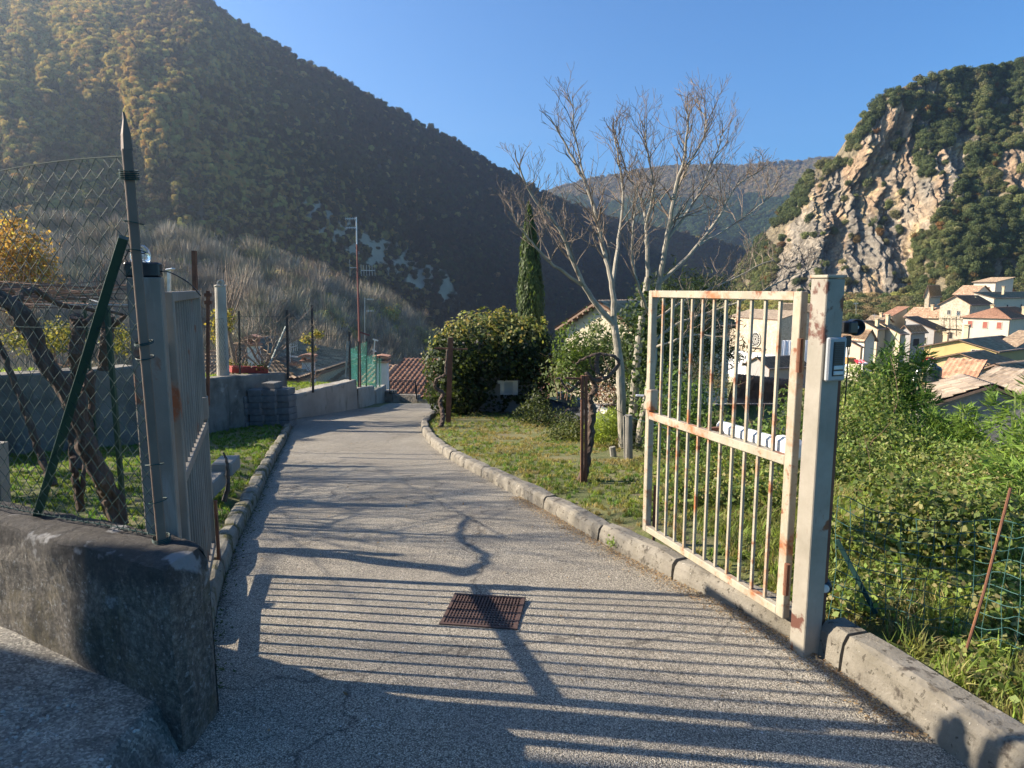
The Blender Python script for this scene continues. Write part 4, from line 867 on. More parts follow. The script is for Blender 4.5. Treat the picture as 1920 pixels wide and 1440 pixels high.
M_BLOCK = mat('old_grey_render', [(.3, (.15, .135, .11)), (.7, (.25, .23, .19))], 3, .93, bump=.7, bscale=22, bdist=.02, coord='World',
              spots=[(1.2, .5, .62, (.1, .092, .075)), (4, .6, .7, (.33, .31, .27)), (2, .6, .7, (.08, .075, .06), (1, 1, .2))])
wall_run('retaining_wall', 'long grey block retaining wall below the green grass, behind the chain link fence', [WA[0], WA[1], WA[2], WA[3]], [.52, .5, .5, .47], .4, M_BLOCK)
wall_run('retaining_wall', 'lower grey wall behind the concrete pole and the stacked blocks', [(-5.78, 10.34), (-4.98, 14.95)], [.2, -.19], .4, M_BLOCK)
M_WALLT = mat('wall_with_stains', [(.3, (.24, .215, .18)), (.7, (.36, .33, .28))], 1.6, .93, bump=.5, bscale=22, bdist=.02, coord='World',
              spots=[(3, .55, .68, (.14, .125, .1), (1, 1, .25)), (1.5, .6, .7, (.09, .085, .05))])
wall_run('roadside_wall', 'rendered wall with a rising grey coping beside the far road', [(-4.97, 15.02), (-4.12, 17.98)], [-.72, -.77], .4, M_WALLT)
wall_run('roadside_wall', 'middle step of the roadside wall below the green netting', [(-4.11, 18.03), (-4.06, 19.98)], [-1.0, -1.2], .4, M_WALLT)
wall_run('roadside_wall', 'last low step of the roadside wall by the brown roof', [(-4.05, 20.03), (-4.0, 21.5)], [-1.35, -1.4], .4, M_WALLT)
def cbox(nm, label, cat, px0, px1, pyt, pyb, Y0, Y1, thick, m):
    a, b = P(px0, pyt, Y0), P(px1, pyt, Y1); zb = P(px0, pyb, Y0).z-.3; d = (Vector((b.x, b.y, 0))-Vector((a.x, a.y, 0))).normalized(); n_ = Vector((-d.y, d.x, 0)); mb = MB()
    mb.prism([(q.x, q.y) for q in (a, b, b+n_*thick, a+n_*thick)], zb, a.z); return tag(mb.build(nm, m), label, cat)
M_RUBB = mat('rubble_masonry', [(.3, (.22, .2, .17)), (.7, (.36, .33, .28))], 2, .95, bump=1, bscale=9, bdist=.05, vor=(4.5, .6, [(0, (.5, .48, .45)), (1, (1.2, 1.15, 1.1))], 'MULTIPLY'))
cbox('stone_pillar', 'rough stone pillar at the corner where the road turns', 'pillar', 713, 735, 733, 765, 21.3, 21.2, .35, M_RUBB)
cbox('stone_parapet', 'low stone parapet with a coping in front of the red roof', 'wall', 736, 782, 740, 765, 21.2, 21.0, .3, M_RUBB)
cbox('stone_parapet', 'lowest stone parapet at the far bend, right of the higher one', 'wall', 783, 850, 750, 765, 21.0, 20.8, .3, M_RUBB)
def railing(label, px0, px1, pyt, pyb, Y, n):
    r = thing('iron_railing', label, 'railing', tuple(P((px0+px1)/2, pyb, Y)), group='railings on the parapet'); mb = MB()
    a, b, c, d = P(px0, pyt, Y), P(px1, pyt, Y), P(px0, pyb, Y), P(px1, pyb, Y)
    mb.bar(a, b, .025); mb.bar(c, d, .02)
    for i in range(n+1): mb.bar(a.lerp(b, i/n), c.lerp(d, i/n), .012 if 0 < i < n else .035)
    mb.build('bars', M_METD, r)
railing('thin iron railing on the higher stone parapet', 731, 779, 714, 738, 21.2, 14)
railing('thin iron railing on the lowest parapet at the bend', 781, 830, 722, 748, 21.0, 14)
# near wall with mossy broken top
def near_wall():
    m, n, l, b = _nodes('lichen_wall'); v = _vec(n, l, 'World')
    col = _ramp(n, l, _noise(n, l, v, 40, 10, .8), [(.36, (.05, .043, .035)), (.5, (.125, .11, .09)), (.66, (.30, .27, .225))])
    col = _mix(n, l, _ramp(n, l, _noise(n, l, v, 3, 10, .75), [(.5, 0.0), (.62, .6)]), col, (.13, .105, .05))
    col = _mix(n, l, _ramp(n, l, _noise(n, l, _vec(n, l, 'World', (1, 1, .2)), 12, 12, .8), [(.5, 0.0), (.6, .6)]), col, (.035, .032, .03))
    col = _mix(n, l, _ramp(n, l, _noise(n, l, v, 38, 6, .75), [(.575, 0.0), (.63, .8)]), col, (.30, .30, .285))
    sx_ = n.new('ShaderNodeSeparateXYZ'); l.new(v, sx_.inputs[0])
    a = n.new('ShaderNodeMath'); a.operation = 'MULTIPLY_ADD'; l.new(_noise(n, l, v, 9, 12, .8), a.inputs[0]); a.inputs[1].default_value = .45; l.new(sx_.outputs['Z'], a.inputs[2])
    col = _mix(n, l, _ramp(n, l, a.outputs[0], [(.80, 0.0), (.86, .8)]), col, (.04, .036, .034))
    col = _mix(n, l, _mix(n, l, 1.0, _ramp(n, l, a.outputs[0], [(.74, 0.0), (.78, 1.0)]), _ramp(n, l, _noise(n, l, v, 6.5, 4, .55), [(.6, 0.0), (.66, .8)]), 'MULTIPLY'), col, (.30, .30, .30))
    # pale construction joint
    l.new(col, b.inputs['Base Color']); b.inputs['Roughness'].default_value = .95
    bp = n.new('ShaderNodeBump'); bp.inputs['Strength'].default_value = 1; bp.inputs['Distance'].default_value = .018
    l.new(_noise(n, l, v, 30, 12, .8), bp.inputs['Height']); b2 = n.new('ShaderNodeBump'); b2.inputs['Strength'].default_value = .8; b2.inputs['Distance'].default_value = .05; l.new(_noise(n, l, v, 7, 5, .6), b2.inputs['Height']); l.new(b2.outputs[0], bp.inputs['Normal']); l.new(bp.outputs[0], b.inputs['Normal']); return m
M_NW = near_wall(); N2 = Vector((-WD.y, WD.x, 0)); N2 = N2 if N2.y > 0 else -N2
BK = Vector((-1.15, 2.475, 0)); ss = list(np.arange(0, 1.3, .025))+list(np.arange(1.3, 8.4, .3)); rows = []; TH = .26
prof_n = 18
for s_ in ss:
    f0 = WN0+WD*s_; b0 = f0+N2*TH if s_ > .2 else (f0*(1-1)+WN0+WD*s_+(BK-WN0)*(1-s_/.2)+N2*TH*(s_/.2))
    cx = math.exp(-s_/.012)*.02; row = []
    zt = .695+.012*math.sin(s_*3)+.006*s_
    zb0 = float(slab_z(np.array(f0.x), 0))-.12 if s_ > .02 else -.1
    prof = [(0, -.15), (0, .12), (0, .2), (0, .28), (0, .36), (0, .44), (0, .5), (0, .56), (.0, .62), (.002, .655), (.006, .678), (.02, .692), (.1, .7), (.3, .705), (.55, .7), (.85, .7), (.96, .68), (1, .64), (1, -.15)]
    for t, h in prof:
        p = f0.lerp(b0, t); hh = h*zt/.7 if h > 0 else h
        dd = .016*float(fbm(s_*6, hh*6, t*3, 4)) + (.03*max(0, float(fbm(s_*2.3+3, h*3, 9, 2))-.15) if h > .56 else 0)
        p = p+N2*(dd if t < .5 else -dd*.5)+Vector((0, 0, hh-(.012*abs(float(fbm(s_*9, t*5, 1, 3))) if h > .6 else 0)))
        p.x -= (.015 if s_ == 0 and .64 < h else 0)
        row.append(p)
    rows.append(row)
# end face subdivision: a slightly bulged cap made of strips towards +X
k = len(prof); V = [v for r in rows for v in r]; F = [[i*k+j, i*k+j+1, (i+1)*k+j+1, (i+1)*k+j] for i in range(len(ss)-1) for j in range(k-1)]
capn = 9; r0 = rows[0]; st = len(V); half = []
for j in range(9):   # join front profile point j to a back point at equal height
    pf = r0[j]; q = r0[17].copy(); q.z = pf.z
    half.append([pf.lerp(q, t/capn)+Vector((.012*math.sin(math.pi*t/capn)+.012*float(fbm(t*.5, pf.z*6, 2, 3))*math.sin(math.pi*t/capn), 0, 0)) for t in range(capn+1)])
top_ = [r0[j] for j in range(8, 17)]; half.append([top_[min(int(t*8/capn), 8)] if t < capn else r0[17] for t in range(capn+1)])
V += [v for h in half for v in h]
for a in range(len(half)-1):
    for t in range(capn): F.append([st+a*(capn+1)+t, st+a*(capn+1)+t+1, st+(a+1)*(capn+1)+t+1, st+(a+1)*(capn+1)+t])
tag(npmesh('garden_wall', np.array(V), F, M_NW, smooth=False), 'low dark lichen covered wall with flaking render in the left foreground', 'wall')
# neighbour building off the picture on the left whose shade covers the slab
nb = thing('neighbour_house', 'plain rendered neighbouring house beside the near slab', 'house', (-11, -2, 0)); mb = MB(); mb.box((-11.2, -2.11, 3), (5.6, 10.9, 6.4)); mb.build('wall', PL['cream'], nb)
tiles('roof', (-8.2, -8, 6.2), (-8.2, 3.5, 6.2), (-11.2, 3.5, 7.4), (-11.2, -8, 7.4), TILE['brown'], nb)

# ================================================================ GATES
M_GATE = mat('rusty_cream_paint', [(.3, (.29, .255, .19)), (.7, (.40, .36, .275))], 7, .6, bump=.3, bscale=60, bdist=.003, coord='World',
             spots=[(22, .52, .8, (.36, .24, .12), (1, 1, .2)), (6, .53, .66, (.34, .13, .05)), (12, .585, .66, (.20, .075, .035)), (60, .6, .7, (.24, .15, .09))])
M_GATEG = mat('weathered_grey_paint', [(.3, (.235, .21, .165)), (.7, (.335, .30, .245))], 6, .6, bump=.3, bscale=60, bdist=.003, coord='World',
              spots=[(10, .55, .8, (.33, .29, .23), (1, 1, .12)), (4.2, .585, .62, (.2, .07, .03)), (2.6, .60, .63, (.11, .045, .03)), (30, .62, .72, (.24, .2, .16), (1, 1, .3))])
M_GATED = mat('dull_grey_paint', [(.3, (.155, .135, .11)), (.7, (.25, .22, .18))], 3, .65, bump=.3, bscale=60, bdist=.003, coord='World',
              spots=[(3.2, .62, .68, (.2, .07, .03)), (16, .55, .8, (.32, .31, .29), (1, 1, .12)), (1.7, .62, .66, (.13, .05, .035))])
M_RUST = mat('rusty_iron', [(.3, (.10, .045, .03)), (.7, (.20, .085, .045))], 9, .85, bump=.4, bscale=50, bdist=.004, coord='World', spots=[(5, .58, .7, (.3, .14, .07))])
M_BLK = mat('black_plastic_case', [(.3, (.012, .014, .018)), (.7, (.022, .025, .03))], 4, .35, bump=.05, spec=.5)
GD = Vector((-.34, .94, 0)).normalized(); GN = Vector((GD.y, -GD.x, 0))    # along a leaf, and to its right
GM = Matrix((GN, GD, Vector((0, 0, 1)))).transposed()
def gate(nm_label, H0, length, z0, z1, side, zmid):
    g = thing('gate_leaf', nm_label, 'gate', (H0.x, H0.y, z0)); mb = MB(); e = .04
    F_ = H0+GD*length
    hs = MB(); hs.box((H0+GD*.025+Vector((0, 0, (z0+z1)/2))), (.04, .05, z1-z0), M=GM, bev=.003); hs.build('hinge_stile', M_GATE if side > 0 else M_GATED, g)
    hs = MB(); hs.box((F_-GD*.02+Vector((0, 0, (z0+z1)/2))), (.04, .04, z1-z0), M=GM, bev=.003); hs.build('latch_stile', M_GATE if side > 0 else M_GATED, g)
    for z in (z1-.02, zmid, z0+.02):
        rb = MB(); c = H0+GD*(length/2+.005)+Vector((0, 0, z)); rb.box(c, (.038, length-.088, .04 if z != zmid else .045), M=GM, bev=.003); rb.build('rail', M_GATE if side > 0 else M_GATED, g)
    n = 11
    for i in range(n):
        t = .05+(length-.09)*(i+1)/(n+1)
        for a, b in ((z0+.041, zmid-.024), (zmid+.024, z1-.041)):
            pass
        bb = MB(); c = H0+GD*t
        bb.box(c+Vector((0, 0, (z0+.041+zmid-.023)/2)), (.014, .014, zmid-.023-z0-.041), M=GM); bb.box(c+Vector((0, 0, (zmid+.023+z1-.041)/2)), (.014, .014, z1-.041-zmid-.023), M=GM)
        bb.build('bar', M_GATE if side > 0 else M_GATED, g)
    lk = MB(); lk.box(F_-GD*.03+Vector((0, 0, zmid+.10))+GN*(-.0), (.055, .075, .13), M=GM, bev=.004); lo_ = lk.build('lock_case', M_GATE if side > 0 else M_GATED, g)
    hb = MB(); hb.bar(F_-GN*.03+Vector((0, 0, zmid+.12)), F_-GN*.075+GD*.03+Vector((0, 0, zmid+.12)), .018, .014, bev=.004); hb.build('handle', M_ALU, lo_)
    for z in (z0+.2, z1-.28):
        hb = MB(); hb.tube([H0-GD*.012+Vector((0, 0, z-.075))-GN*.022, H0-GD*.012+Vector((0, 0, z+.075))-GN*.022], .013, 10); hb.tube([H0-GD*.012+Vector((0, 0, z-.03))-GN*.022, H0-GD*.012+Vector((0, 0, z-.022))-GN*.022], .0145, 10); hb.build('hinge', M_RUST, g)
    rod = MB(); rod.bar(F_-GD*.05+GN*.035+Vector((0, 0, z0+.3)), F_-GD*.05+GN*.035+Vector((0, 0, z0-.09)), .016); rod.build('drop_bolt', M_RUST, g)
    return g
# right: fit from the photograph
HR = P(1492, 850, 3.02); HR = Vector((HR.x, HR.y, 0)); LEN = 1.27
gate('right gate leaf, open, cream bars streaked with rust, in full sun', HR, LEN, .115, 1.635, 1, .865)
HL = P(338, 905, 2.72); HL = Vector((HL.x, HL.y, 0))
gate('left gate leaf, open, weathered grey bars seen almost edge on', HL, 1.27, .115, 1.635, -1, .865)
# posts
pr = HR-GD*.075+GN*.0
gp = thing('gate_post', 'right gate post with rust patches carrying the intercom', 'gate post', (pr.x, pr.y, 0)); PW = .115
mb = MB(); mb.box((pr.x+.03, pr.y-.02, .83), (.098, .092, 1.72), M=GM, bev=.004); mb.build('shaft', M_GATEG, gp)
mb = MB(); mb.box((pr.x+.03, pr.y-.02, 1.698), (.108, .102, .014), M=GM, bev=.003); mb.build('cap', M_GATE, gp)
mb = MB(); bx = Vector((pr.x+.03, pr.y-.02, 0))+GN*.064-GD*.0; mb.box(bx+Vector((0, 0, .75)), (.028, .06, 1.38), M=GM); mb.build('side_strip', M_RUST, gp)
ic = bx-GN*.065-GD*.05; ic = Vector((pr.x+.03, pr.y-.02, 0))-GD*.05
ip = thing('intercom', 'grey intercom panel with two white call buttons on the right gate post', 'intercom', (ic.x, ic.y, 1.3))
M_IC = mat('grey_intercom_shell', [(.3, (.30, .31, .31)), (.7, (.36, .37, .37))], 4, .45, bump=0)
c = Vector((ic.x, ic.y, 1.352))-GD*.012+GN*.005
mb = MB(); mb.box(c, (.098, .022, .185), M=GM, bev=.006); mb.build('housing', M_IC, ip)
mb = MB(); mb.box(c-GD*.012+GN*.004+Vector((0, 0, .002)), (.056, .004, .145), M=GM); fp = mb.build('face_plate', M_BLK, ip)
mb = MB()
for i in range(11): mb.box(c-GD*.0155+GN*.004+Vector((0, 0, .066-i*.0078)), (.05, .004, .0028), M=GM)
mb.build('speaker_slats', mat('dark_grille', [(.3, (.03, .04, .055)), (.7, (.04, .05, .065))], 4, .5), fp)
M_BTN = mat('white_button', [(.3, (.55, .56, .52)), (.7, (.6, .61, .57))], 4, .4, bump=0)
for dz in (-.034, -.057): mb = MB(); mb.box(c-GD*.016+GN*.004+Vector((0, 0, dz)), (.05, .006, .016), M=GM, bev=.002); mb.build('button', M_BTN, ip)
# black siren
sc_ = P(1606, 614, 2.98); st_ = thing('siren', 'round black horn siren fixed to the side of the right gate post', 'siren', tuple(sc_))
ax = Vector((-.2, -1, -.06)).normalized(); xx = ax.cross(Vector((0, 0, 1))).normalized(); MS = Matrix((xx, xx.cross(ax)*-1, ax)).transposed()
mb = MB(); mb.lathe(sc_-ax*.03, [(.02, -.05), (.03, -.04), (.034, 0), (.037, .03), (.034, .036), (.03, .034), (.012, .02)], 24, MS); mb.box(sc_-GN*.035+Vector((0, .02, 0)), (.05, .07, .055), M=GM, bev=.006); mb.build('horn', M_BLK, st_)
mb = MB(); mb.lathe(sc_-ax*.01, [(.010, 0), (.010, .012), (.006, .014)], 16, MS); mb.build('centre_knob', mat('grey_metal_knob', [(.3, (.4, .4, .42)), (.7, (.5, .5, .5))], 4, .4, metal=.4, bump=0), st_)
mb = MB(); q = P(1588, 640, 2.99); mb.box(q, (.03, .03, .05), bev=.005); mb.tube(wob_path([q, P(1590, 665, 2.99), P(1587, 720, 3.0), P(1584, 760, 3.03)], 4), .003, 5); mb.build('cable', M_BLK, st_)
# photocell low on the post
q = P(1550, 1101, 2.93); pc = thing('photocell', 'small round black photocell with a pale lens low on the right gate post', 'sensor', tuple(q))
mb = MB(); mb.lathe(q+Vector((0, .03, 0)), [(.03, -.02), (.034, 0), (.03, .03), (.02, .04)], 20, MS); mb.build('case', M_BLK, pc); mb = MB(); mb.lathe(q+Vector((-.004, .03, 0)), [(.02, .03), (.019, .044), (.01, .047)], 16, MS); mb.build('lens', M_BTN, pc)
# gate motor arm
M_MOT = mat('white_motor_case', [(.3, (.62, .62, .6)), (.7, (.72, .72, .7))], 4, .45, bump=0)
mo = thing('gate_motor', 'white hydraulic gate motor arm behind the right gate leaf', 'gate motor', tuple(HR+GN*.12+Vector((0, 0, .78))))
off = GN*.12+Vector((0, 0, .885)); a0, a1, a2 = HR+GD*.10+off, HR+GD*.26+off, HR+GD*.72+off
mb = MB(); mb.bar(a0, a1, .075, .10, bev=.02); mb.build('housing', M_MOT, mo)
mb = MB(); mb.bar(a1, a2, .055, .07, bev=.016); mb.build('ram', M_MOT, mo)
mb = MB(); mb.bar(a2-GD*.05-GN*.0, a2-GD*.05-GN*.11, .03, .02); mb.bar(a2-GD*.30-Vector((0, 0, .03)), a2-GD*.30-Vector((0, 0, .075)), .03); mb.build('bracket', M_RUST, mo)
# left gate post with flashing lamp
pl = Vector((HL.x, HL.y, 0))-GD*.09+GN*-.06
gp = thing('gate_post', 'left gate post, grey with a rust patch, carrying the flashing lamp', 'gate post', (pl.x, pl.y, 0))
mb = MB(); mb.box((pl.x-.0, pl.y-.0, .84), (.115, .10, 1.7), M=GM, bev=.004); mb.build('shaft', M_GATED, gp)
lz = 1.69; lp = thing('flashing_lamp', 'gate warning lamp with a clear glass dome on a black base', 'lamp', (pl.x, pl.y, lz))
mb = MB(); mb.box((pl.x-.005, pl.y, lz+.028), (.12, .08, .055), M=GM, bev=.006); mb.build('base', M_BLK, lp)
mgl, n_, l_, b_ = _nodes('clear_glass'); b_.inputs['Base Color'].default_value = (.85, .88, .9, 1); b_.inputs['Roughness'].default_value = .05; b_.inputs['Transmission Weight'].default_value = .85
mb = MB(); mb.lathe((pl.x-.012, pl.y, lz+.056), [(.032, 0), (.036, .012), (.036, .03), (.03, .05), (.018, .062), (.004, .067)], 20); mb.build('dome', mgl, lp, smooth=True)
mb = MB(); mb.lathe((pl.x-.012, pl.y, lz+.058), [(.016, 0), (.016, .008), (.008, .012), (.011, .03), (.006, .04)], 10); mb.build('bulb', M_ALU, lp)
mb = MB(); mb.tube(wob_path([Vector((pl.x+.045, pl.y, lz+.02)), Vector((pl.x+.09, pl.y, lz+.02)), Vector((pl.x+.14, pl.y+.05, lz-.02)), Vector((pl.x+.16, pl.y+.1, lz-.07))], 5), .0025, 5); mb.build('cable', M_BLK, lp)
# drain grate
gc = G(908, 1147); gr = thing('drain_grate', 'square rusty drain grate set in the road', 'drain', (gc.x, gc.y, 0), rad(-4)); mb = MB(); z = float(zr(gc.y))+.003
a = rad(-8); M = Matrix.Rotation(a, 3, 'Z'); w2, h2 = .185, .165
for s_ in (-1, 1): mb.box(gc+M @ Vector((0, s_*h2, 0))+Vector((0, 0, .004)), (w2*2+.02, .016, .014), M=M); mb.box(gc+M @ Vector((s_*w2, 0, 0))+Vector((0, 0, .004)), (.016, h2*2-.016, .014), M=M)
M_GR = mat('dark_rusted_grate', [(.3, (.045, .028, .024)), (.7, (.09, .05, .04))], 30, .8, bump=.2, coord='World'); mb.build('frame', M_GR, gr); mb = MB()
for i in range(21): mb.box(gc+M @ Vector((-w2+.017*(i+1)+.002, 0, 0))+Vector((0, 0, .003)), (.007, h2*2-.018, .012), M=M)
for i in range(12): mb.box(gc+M @ Vector((0, -h2+.0254*(i+1), 0))+Vector((0, 0, .002)), (w2*2-.018, .006, .010), M=M)
mb.build('bars', M_GR, gr); mb = MB(); mb.box(gc+Vector((0, 0, -.0085)), (w2*2-.02, h2*2-.02, .004), M=M); mb.build('pit', M_DARK, gr)
# black post cap of rust streak etc. on right kerb
# ================================================================ NEAR FENCE
M_WIRE = mat('green_coated_wire', [(.3, (.01, .035, .032)), (.7, (.018, .055, .05))], 20, .6, bump=0, spec=.25)
M_POSTG = mat('brown_green_post', [(.3, (.12, .08, .058)), (.7, (.18, .125, .09))], 6, .6, bump=.3, bscale=70, bdist=.002, coord='World', spots=[(2.2, .55, .6, (.03, .06, .035), (1, 1, .3))])
M_GREEN = mat('dark_green_paint', [(.3, (.02, .05, .03)), (.7, (.035, .075, .045))], 6, .5, bump=.1)
nf = thing('chain_link_fence', 'green chain link fence with a pointed square post on the near left wall', 'fence', (-1.32, 2.475, .69))
FA, FB = Vector((-1.335, 2.475, 0)), Vector((-2.21, 2.84, 0)); FD = (FB-FA).normalized(); FN = Vector((-FD.y, FD.x, 0))
mb = MB(); MP = Matrix.Rotation(rad(35), 3, 'Z'); w5 = .021
b0, t0 = Vector((-1.325, 2.475, .66)), Vector((-1.345, 2.475, 2.13))
mb.bar(b0, t0, .032, .032, up=(.5, -.8, 0), bev=.003); mb.tube([t0-Vector((0, 0, .005)), t0+Vector((0, 0, .05)), t0+Vector((0, 0, .1)), t0+Vector((-.003, 0, .125))], [.021, .018, .007, .004], 4)
mb.build('post', M_POSTG, nf)
mb = MB(); mb.bar(P(70, 965, 2.78), P(232, 445, 2.5), .032, .032, up=(.5, -.8, 0)); mb.build('brace', M_GREEN, nf)
def chain(mb, A, B, z0f, z1f, cell, r, wav=.0):
    """zigzag wires between A and B (xy) from z0f(s) to z1f(s)"""
    d = (B-A); L = d.length; d.normalize(); nn = Vector((-d.y, d.x, 0)); nc = int(L/cell); 
    for i in range(nc+1):
        s0 = i*cell; za, zb = z0f(s0), z1f(s0); n = int((zb-za)/cell); pts = []
        for k in range(n+1):
            s_ = s0+(cell*1.03 if (k+i) % 2 else -.03*cell); z = za+(zb-za)*k/n; o = r*1.3*(1 if k % 2 else -1)
            s_ += wav*math.sin(z*9+i*.3); pts.append(A+d*s_+nn*o+Vector((0, 0, z)))
        mb.tube(pts, r, 4, cap=False)
mb = MB(); chain(mb, FA, FA+FD*2.6, lambda s: .715, lambda s: 2.105+.012*math.sin(s*4)-.012*s, .034, .0016, .003)
mb.build('mesh', M_WIRE, nf); mb = MB()
for z, r in ((2.108, .0022), (1.50, .0014), (.722, .002)):
    mb.tube([FA+FD*s+Vector((0, 0, z+(.012*math.sin(s*4)-.012*s if z > 2 else .004*math.sin(s*7)))) for s in np.arange(0, 2.6, .05)], r, 5)
for i in range(16): # twisted wire along the bottom
    s = .05+i*.1; mb.tube([FA+FD*(s+.01*k)+FN*.006*math.cos(k*2)+Vector((0, 0, .722+.008*math.sin(k*2))) for k in range(10)], .0018, 4)
mb.build('line_wire', M_WIRE, nf); mb = MB()
for z in (.70, .706, .712, .718, 2.03, 2.036, 2.043, 2.05, 2.058, 1.88, 1.78, 1.45, 1.455, 1.40, 1.0, .86):
    mb.tube([Vector((-1.325-.02*(z-.66)/1.47, 2.475, z))+Vector((.031*math.cos(t), .031*math.sin(t), .006*math.sin(t+z*9))) for t in np.linspace(0, 6.3, 13)], .0022, 4)
mb.build('tie_wire', M_WIRE, nf)
# ================================================================ FENCES FURTHER BACK
M_POLE0 = mat('galvanised_brace', [(.3, (.2, .24, .22)), (.7, (.3, .34, .31))], 5, .7)
ff = thing('mesh_fence', 'tall wire mesh fence with thin posts along the far left wall', 'fence', tuple(P(480, 690, 14.5)))
FP_ = [(448, 583, 692, 13.8), (538, 581, 697, 14.9), (585, 572, 722, 15.8), (655, 622, 712, 17.9)]
for px, a, b, Y in FP_: mb = MB(); mb.bar(P(px+2, b+14, Y), P(px, a, Y), .045 if px > 460 else .03); mb.build('post', M_METD, ff)
mb = MB(); mb.bar(P(500, 696, 14.4), P(536, 612, 14.9), .03); mb.bar(P(648, 706, 17.7), P(651, 640, 17.7), .03); mb.bar(P(648, 708, 17.8), P(656, 630, 17.9), .02); mb.build('brace', M_POLE0, ff)
mb = MB()
def flat_chain(p0, p1, pt0, pt1, Y0, Y1, pb0, pb1, cell, r):
    A, B = P(p0, pt0, Y0), P(p1, pt1, Y1); A0, B0 = P(p0, pb0, Y0), P(p1, pb1, Y1); L = (Vector((A.x, A.y))-Vector((B.x, B.y))).length
    chain(mb, Vector((A.x, A.y, 0)), Vector((B.x, B.y, 0)), lambda s: A0.z+(B0.z-A0.z)*min(s/L, 1), lambda s: A.z+(B.z-A.z)*min(s/L, 1), cell, r); mb.tube([A, B], r*1.4, 4)
flat_chain(395, 448, 600, 593, 12.6, 13.8, 694, 692, .05, .0019)
flat_chain(448, 538, 593, 594, 13.8, 14.9, 692, 698, .05, .0019)
flat_chain(538, 585, 594, 600, 14.9, 15.8, 700, 722, .05, .0019)
flat_chain(585, 655, 628, 630, 15.8, 17.9, 722, 712, .045, .0018); mb.build('mesh', M_WIRE, ff)
m_net, n_, l_, b_ = _nodes('green_netting'); v = _vec(n_, l_, 'World'); b_.inputs['Base Color'].default_value = (.05, .17, .14, 1); b_.inputs['Roughness'].default_value = .7
tr = n_.new('ShaderNodeBsdfTransparent'); tl = n_.new('ShaderNodeBsdfTranslucent'); tl.inputs[0].default_value = (.06, .24, .19, 1); m1 = n_.new('ShaderNodeMixShader'); m1.inputs[0].default_value = .5
l_.new(b_.outputs[0], m1.inputs[1]); l_.new(tl.outputs[0], m1.inputs[2]); m2 = n_.new('ShaderNodeMixShader'); l_.new(_ramp(n_, l_, _noise(n_, l_, v, 5), [(.3, .16), (.7, .32)]), m2.inputs[0]); l_.new(tr.outputs[0], m2.inputs[1]); l_.new(m1.outputs[0], m2.inputs[2]); l_.new(m2.outputs[0], n_['Material Output'].inputs[0])
nt_ = thing('netting_fence', 'fence draped with green shade netting on the stepped roadside wall', 'fence', tuple(P(690, 740, 19.5)))
def net(poly, Y0, Y1, dens=1):
    xs = [p[0] for p in poly]; x0, x1 = min(xs), max(xs); n = 7; V = []; F = []
    for i in range(n+1):
        px = x0+(x1-x0)*i/n; Y = Y0+(Y1-Y0)*i/n
        tp, bt = [p for p in poly[:2]], [p for p in poly[2:][::-1]]
        yt = np.interp(px, [p[0] for p in tp], [p[1] for p in tp]); yb = np.interp(px, [p[0] for p in bt], [p[1] for p in bt])
        for k in range(6): V.append(P(px, yt+(yb-yt)*k/5, Y)+Vector((0, .04*math.sin(i*2.1+k), 0)))
    for i in range(n):
        for k in range(5): F.append([i*6+k, i*6+k+1, (i+1)*6+k+1, (i+1)*6+k])
    return V, F
V, F = [], []
for poly, a, b in (([(656, 655), (687, 640), (688, 722), (657, 735)], 18.2, 19.2), ([(688, 668), (704, 664), (705, 735), (689, 730)], 19.3, 20.6), ([(704, 672), (716, 672), (714, 733), (706, 738)], 20.6, 21), ([(657, 652), (704, 676), (704, 735), (657, 735)], 18.6, 20.9)):
    v, f = net(poly, a, b); f = [[i+len(V) for i in q] for q in f]; V += v; F += f
npmesh('netting', V, F, m_net, nt_)
for px, a, b, Y in [(672, 640, 726, 18.6), (687, 635, 720, 19.3), (705, 660, 738, 20.7), (712, 668, 736, 21)]:
    mb = MB(); mb.bar(P(px, b+8, Y), P(px, a, Y), .035); mb.build('post', M_METD, nt_)
# antenna mast
ms = thing('aerial_mast', 'tall red painted mast with television aerials behind the netting', 'aerial', tuple(P(675, 740, 18.9)))
M_REDP = mat('red_mast_paint', [(.3, (.15, .05, .04)), (.7, (.23, .075, .055))], 3, .6, bump=.1)
Ym = 18.8; mb = MB(); mb.tube([P(676, 745, Ym), P(674, 640, Ym), P(669, 458, Ym)], [.032, .03, .02], 8); mb.bar(P(676, 623, Ym), P(693, 629, Ym), .04)
for y in (470, 520, 560, 600): mb.tube([P(671, y, Ym)+Vector((-.04, 0, 0)), P(671, y, Ym)+Vector((.05, 0, 0))], .012, 5)
mb.build('pole', M_REDP, ms); mb = MB(); mb.tube([P(669, 458, Ym), P(668, 407, Ym)], .016, 6); mb.build('top_tube', M_ALU, ms)
for (px0, px1, py, n, el) in ((648, 668, 410, 7, .08), (649, 668, 427, 7, .07), (656, 669, 502, 2, .45), (677, 703, 507, 6, .3)):
    mb = MB(); a, b = P(px0, py, Ym), P(px1, py, Ym); mb.bar(a, b, .014)
    for i in range(n): q = a.lerp(b, i/(n-1)); mb.bar(q-Vector((0, 0, el/2)), q+Vector((0, 0, el/2)), .007)
    mb.build('antenna', M_ALU, ms)
mb = MB(); mb.bar(P(653, 445, Ym), P(653, 472, Ym), .007); mb.build('antenna', M_METD, ms)
ae = thing('roof_aerial', 'leaning white aerial rising above the end of the green netting', 'aerial', tuple(P(701, 690, 24))); mb = MB(); mb.bar(P(698, 690, 24), P(703, 637, 24), .04); mb.bar(P(699, 636, 24), P(709, 639, 24), .05); mb.bar(P(698, 655, 24), P(705, 660, 24), .05); mb.build('antenna', M_ALU, ae)
